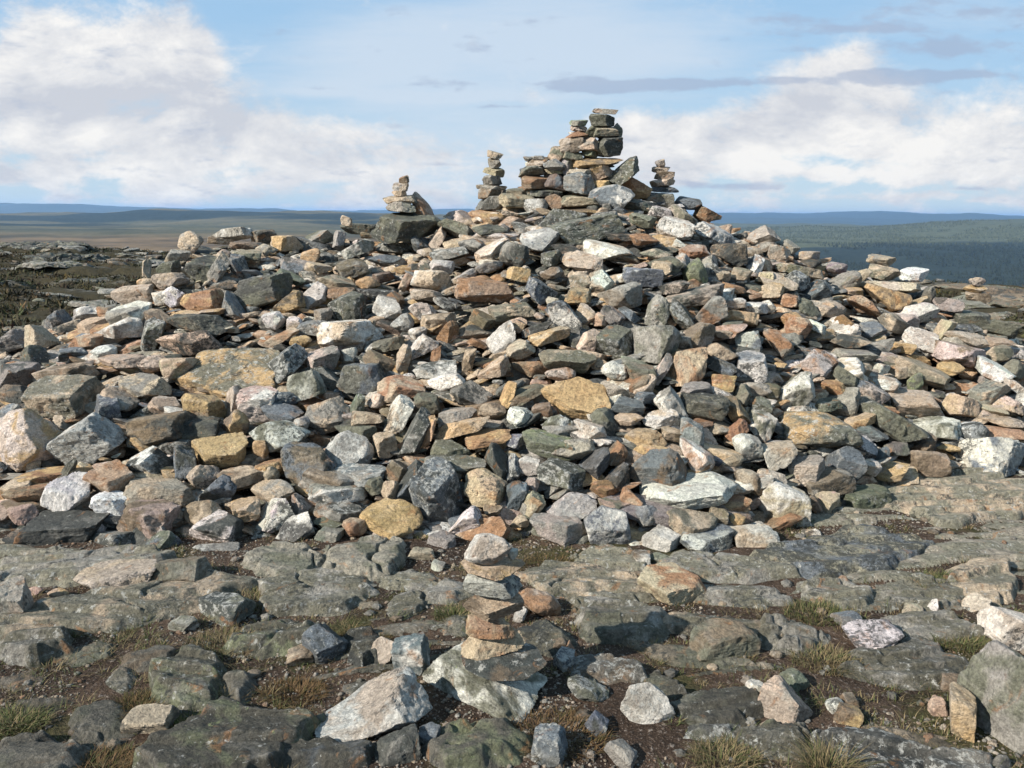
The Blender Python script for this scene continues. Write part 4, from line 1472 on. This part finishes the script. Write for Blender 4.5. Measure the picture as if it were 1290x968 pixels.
# ------------------------------------------------------------------ air
def haze():
    m, nt = mat_new("thin_air"); n = N(nt)
    pv = n('ShaderNodeVolumePrincipled'); pv.inputs['Color'].default_value = (.34, .60, 1, 1); pv.inputs['Density'].default_value = HAZE; pv.inputs['Anisotropy'].default_value = .2
    n('ShaderNodeOutputMaterial', i_Volume=pv.outputs[0])
    x0, z0, z1 = 12500, -160, 45
    v = np.array([(x, y, z) for z in (z0, z1) for y in (-x0, x0) for x in (-x0, x0)], float)
    f = np.array([(0, 2, 3, 1), (4, 5, 7, 6), (0, 1, 5, 4), (2, 6, 7, 3), (0, 4, 6, 2), (1, 3, 7, 5)])
    put("haze", make_mesh("haze", v, f, {}, False), m, kind="stuff")
HAZE = 9.5e-5
haze()

# ------------------------------------------------------------------ light and sky
SUN = np.array([-.74, -.42, .53]); SUN /= np.linalg.norm(SUN)
el = math.asin(SUN[2]); azim = math.atan2(SUN[0], SUN[1])
ld = bpy.data.lights.new("sun", 'SUN'); ld.energy = 4.6; ld.angle = math.radians(.53); ld.color = (1, .948, .862)
lo = bpy.data.objects.new("sun", ld); C.objects.link(lo)
lo.rotation_euler = Vector((-SUN[0], -SUN[1], -SUN[2])).to_track_quat('-Z', 'Y').to_euler()

def sky():
    w = bpy.data.worlds.new("World"); S.world = w; w.use_nodes = True
    nt = w.node_tree; nt.nodes.clear(); n = N(nt)
    st = n('ShaderNodeTexSky', sky_type='NISHITA', sun_disc=False, sun_elevation=el, sun_rotation=azim)
    st.altitude = 400; st.air_density = 1.0; st.dust_density = .6; st.ozone_density = 2.0
    d = n('ShaderNodeTexCoord').outputs['Generated']
    s = n('ShaderNodeSeparateXYZ', i_0=d); X, Y, Z = s.outputs
    # heading and height of the gaze: gx along the horizon, gz up it
    yy = n.math('MAXIMUM', n.math('ABSOLUTE', Y), .08)
    gx = n.math('DIVIDE', X, yy); gz = n.math('DIVIDE', Z, yy)
    P2 = n('ShaderNodeCombineXYZ', i_0=gx, i_1=gz, i_2=0.0).outputs[0]
    zz = n.math('ADD', n.math('MAXIMUM', Z, 0.0), .10)
    plane = n('ShaderNodeCombineXYZ', i_0=n.math('DIVIDE', X, zz), i_1=n.math('DIVIDE', Y, zz), i_2=0.0).outputs[0]
    def blobs(lst, vec, amt=1.0):
        tot = 0.0
        warp = n.noise(vec, 3.2, 7, .6); warp2 = n.noise(n.vmath('ADD', vec, (4, 7, 2)), 3.2, 7, .6)
        wx = n.math('ADD', gx, n.math('MULTIPLY', n.math('SUBTRACT', warp, .5), .22 * amt)); wz = n.math('ADD', gz, n.math('MULTIPLY', n.math('SUBTRACT', warp2, .5), .10 * amt))
        for px, py, rx, ry, amp in lst:
            r0 = ray(px, py); cx, cz = float(r0[0]), float(r0[2])
            a = n.math('DIVIDE', n.math('SUBTRACT', wx, cx), rx / FPX); b = n.math('DIVIDE', n.math('SUBTRACT', wz, cz), ry / FPX)
            q = n.math('ADD', n.math('MULTIPLY', a, a), n.math('MULTIPLY', b, b))
            tot = n.math('ADD', tot, n.math('MULTIPLY', n.math('POWER', 2.718, n.math('MULTIPLY', q, -1.0)), amp))
        return tot
    def soft(vec): return n.noise(n.vmath('MULTIPLY', vec, (1, 1.7, 1)), 5.5, 12, .66, .25)
    streak = n.noise(n.vmath('MULTIPLY', P2, (1, 7, 1)), 4.5, 9, .62, .2)
    rows_ = n.noise(n.vmath('MULTIPLY', P2, (1, 3.2, 1)), 11, 8, .6, .1)
    body = blobs([(x_, y_, rx_, ry_, a_ * .80) for x_, y_, rx_, ry_, a_ in [(60, 60, 95, 70, .8), (160, 62, 130, 48, .75), (255, 45, 55, 40, .6), (40, 115, 130, 40, .75), (200, 95, 100, 30, .6), (230, 160, 170, 42, .75), (110, 182, 120, 32, .85), (370, 168, 110, 24, .62),
                  (330, 212, 190, 22, .65), (440, 242, 90, 8, .5), (230, 243, 24, 7, .6), (570, 190, 90, 28, .45), (785, 168, 60, 40, .9), (880, 172, 120, 36, .9), (1010, 145, 85, 48, .9), (1055, 88, 42, 22, .7),
                  (1110, 182, 210, 32, .95), (1210, 135, 130, 40, .55), (1255, 200, 110, 32, .7), (1050, 226, 260, 14, .8), (1160, 255, 150, 6, .5), (60, 215, 100, 12, .5)]], P2, 1.25)
    near_h = n.math('MULTIPLY', n.math('SUBTRACT', rows_, .5), n.ramp(gz, .16, .03))
    f0 = soft(P2); f1 = soft(n.vmath('ADD', P2, (-.022, .020, 0)))
    dens = n.math('ADD', n.math('ADD', body, n.math('MULTIPLY', n.ramp(gz, .13, .03), .22)), n.math('ADD', n.math('MULTIPLY', n.math('SUBTRACT', f0, .5), 2.9), n.math('MULTIPLY', near_h, 3.0)))
    cov = n.ramp(dens, .12, .86)
    lit = n.math('MULTIPLY', n.math('SUBTRACT', f0, f1), 3.4)
    glow = blobs([(112, 175, 45, 22, .6), (30, 170, 30, 16, .3), (1110, 192, 190, 34, .55), (1000, 205, 110, 18, .4), (795, 150, 36, 24, .4), (90, 40, 80, 40, .2), (400, 215, 120, 10, .3), (230, 243, 24, 7, .4)], P2, .5)
    dim = blobs([(885, 165, 100, 30, .4), (1010, 160, 60, 32, .4), (240, 150, 160, 38, .42), (70, 128, 150, 26, .45), (350, 192, 150, 18, .3), (1255, 188, 60, 18, .35)], P2, 1.2)
    bright = n.math('ADD', n.math('ADD', .47, lit), n.math('SUBTRACT', glow, n.math('MULTIPLY', dim, .75)), clamp=True)
    veilb = blobs([(720, 40, 230, 60, .75), (600, 70, 280, 30, .4), (560, 118, 170, 6, .7), (1200, 20, 160, 30, .35), (400, 110, 120, 14, .4), (480, 60, 90, 70, .35), (600, 170, 160, 50, .55), (560, 225, 200, 24, .5)], P2, .6)
    veil = n.math('MULTIPLY', n.ramp(n.math('ADD', veilb, n.math('MULTIPLY', n.math('SUBTRACT', streak, .5), 1.0)), -.02, .9), .70)
    grey = blobs([(800, 108, 85, 8, 1.0), (865, 104, 110, 7, .9), (960, 103, 44, 6, .8), (735, 112, 44, 6, .8), (1120, 98, 66, 8, .9), (1230, 96, 95, 8, 1.1), (1205, 62, 130, 12, 1.0), (1000, 65, 44, 5, .5), (1180, 15, 150, 16, .55),
                  (560, 104, 66, 6, .6), (625, 134, 36, 3, .9), (912, 236, 75, 6, .9), (1110, 38, 90, 6, .7), (1010, 24, 60, 5, .5), (430, 112, 60, 4, .5), (690, 104, 40, 4, .5), (1080, 238, 34, 4, .6), (1222, 238, 34, 4, .7), (560, 207, 44, 3, .6)], P2, .16)
    gf = n.ramp(n.math('ADD', grey, n.math('ADD', n.math('MULTIPLY', n.math('SUBTRACT', f0, .5), 1.6), n.math('MULTIPLY', n.math('SUBTRACT', rows_, .5), 3.6))), .25, .98)
    clear = n.mix(n.ramp(gz, .26, .0), (4.2, 6.8, 9.7), (6.5, 8.3, 9.7))
    clear = n.mix(.12, clear, st.outputs[0])
    c = n.mix(veil, clear, (7.6, 8.5, 9.6))
    c = n.mix(n.math('MULTIPLY', cov, .94), c, n.mix(bright, (7.0, 7.2, 7.8), (10.9, 10.6, 10.2)))
    c = n.mix(n.math('MULTIPLY', gf, .66), c, (4.3, 5.2, 6.9))
    bg = n('ShaderNodeBackground', i_Color=c, i_Strength=SKY)
    n('ShaderNodeOutputWorld', i_Surface=bg.outputs[0])
SKY = .046
sky()

S.view_settings.view_transform = 'Standard'; S.view_settings.look = 'None'
S.view_settings.exposure = .98; S.view_settings.gamma = 1.0
S.render.engine = 'CYCLES'
S.cycles.use_denoising = True
S.cycles.max_bounces = 5; S.cycles.diffuse_bounces = 3; S.cycles.volume_bounces = 0
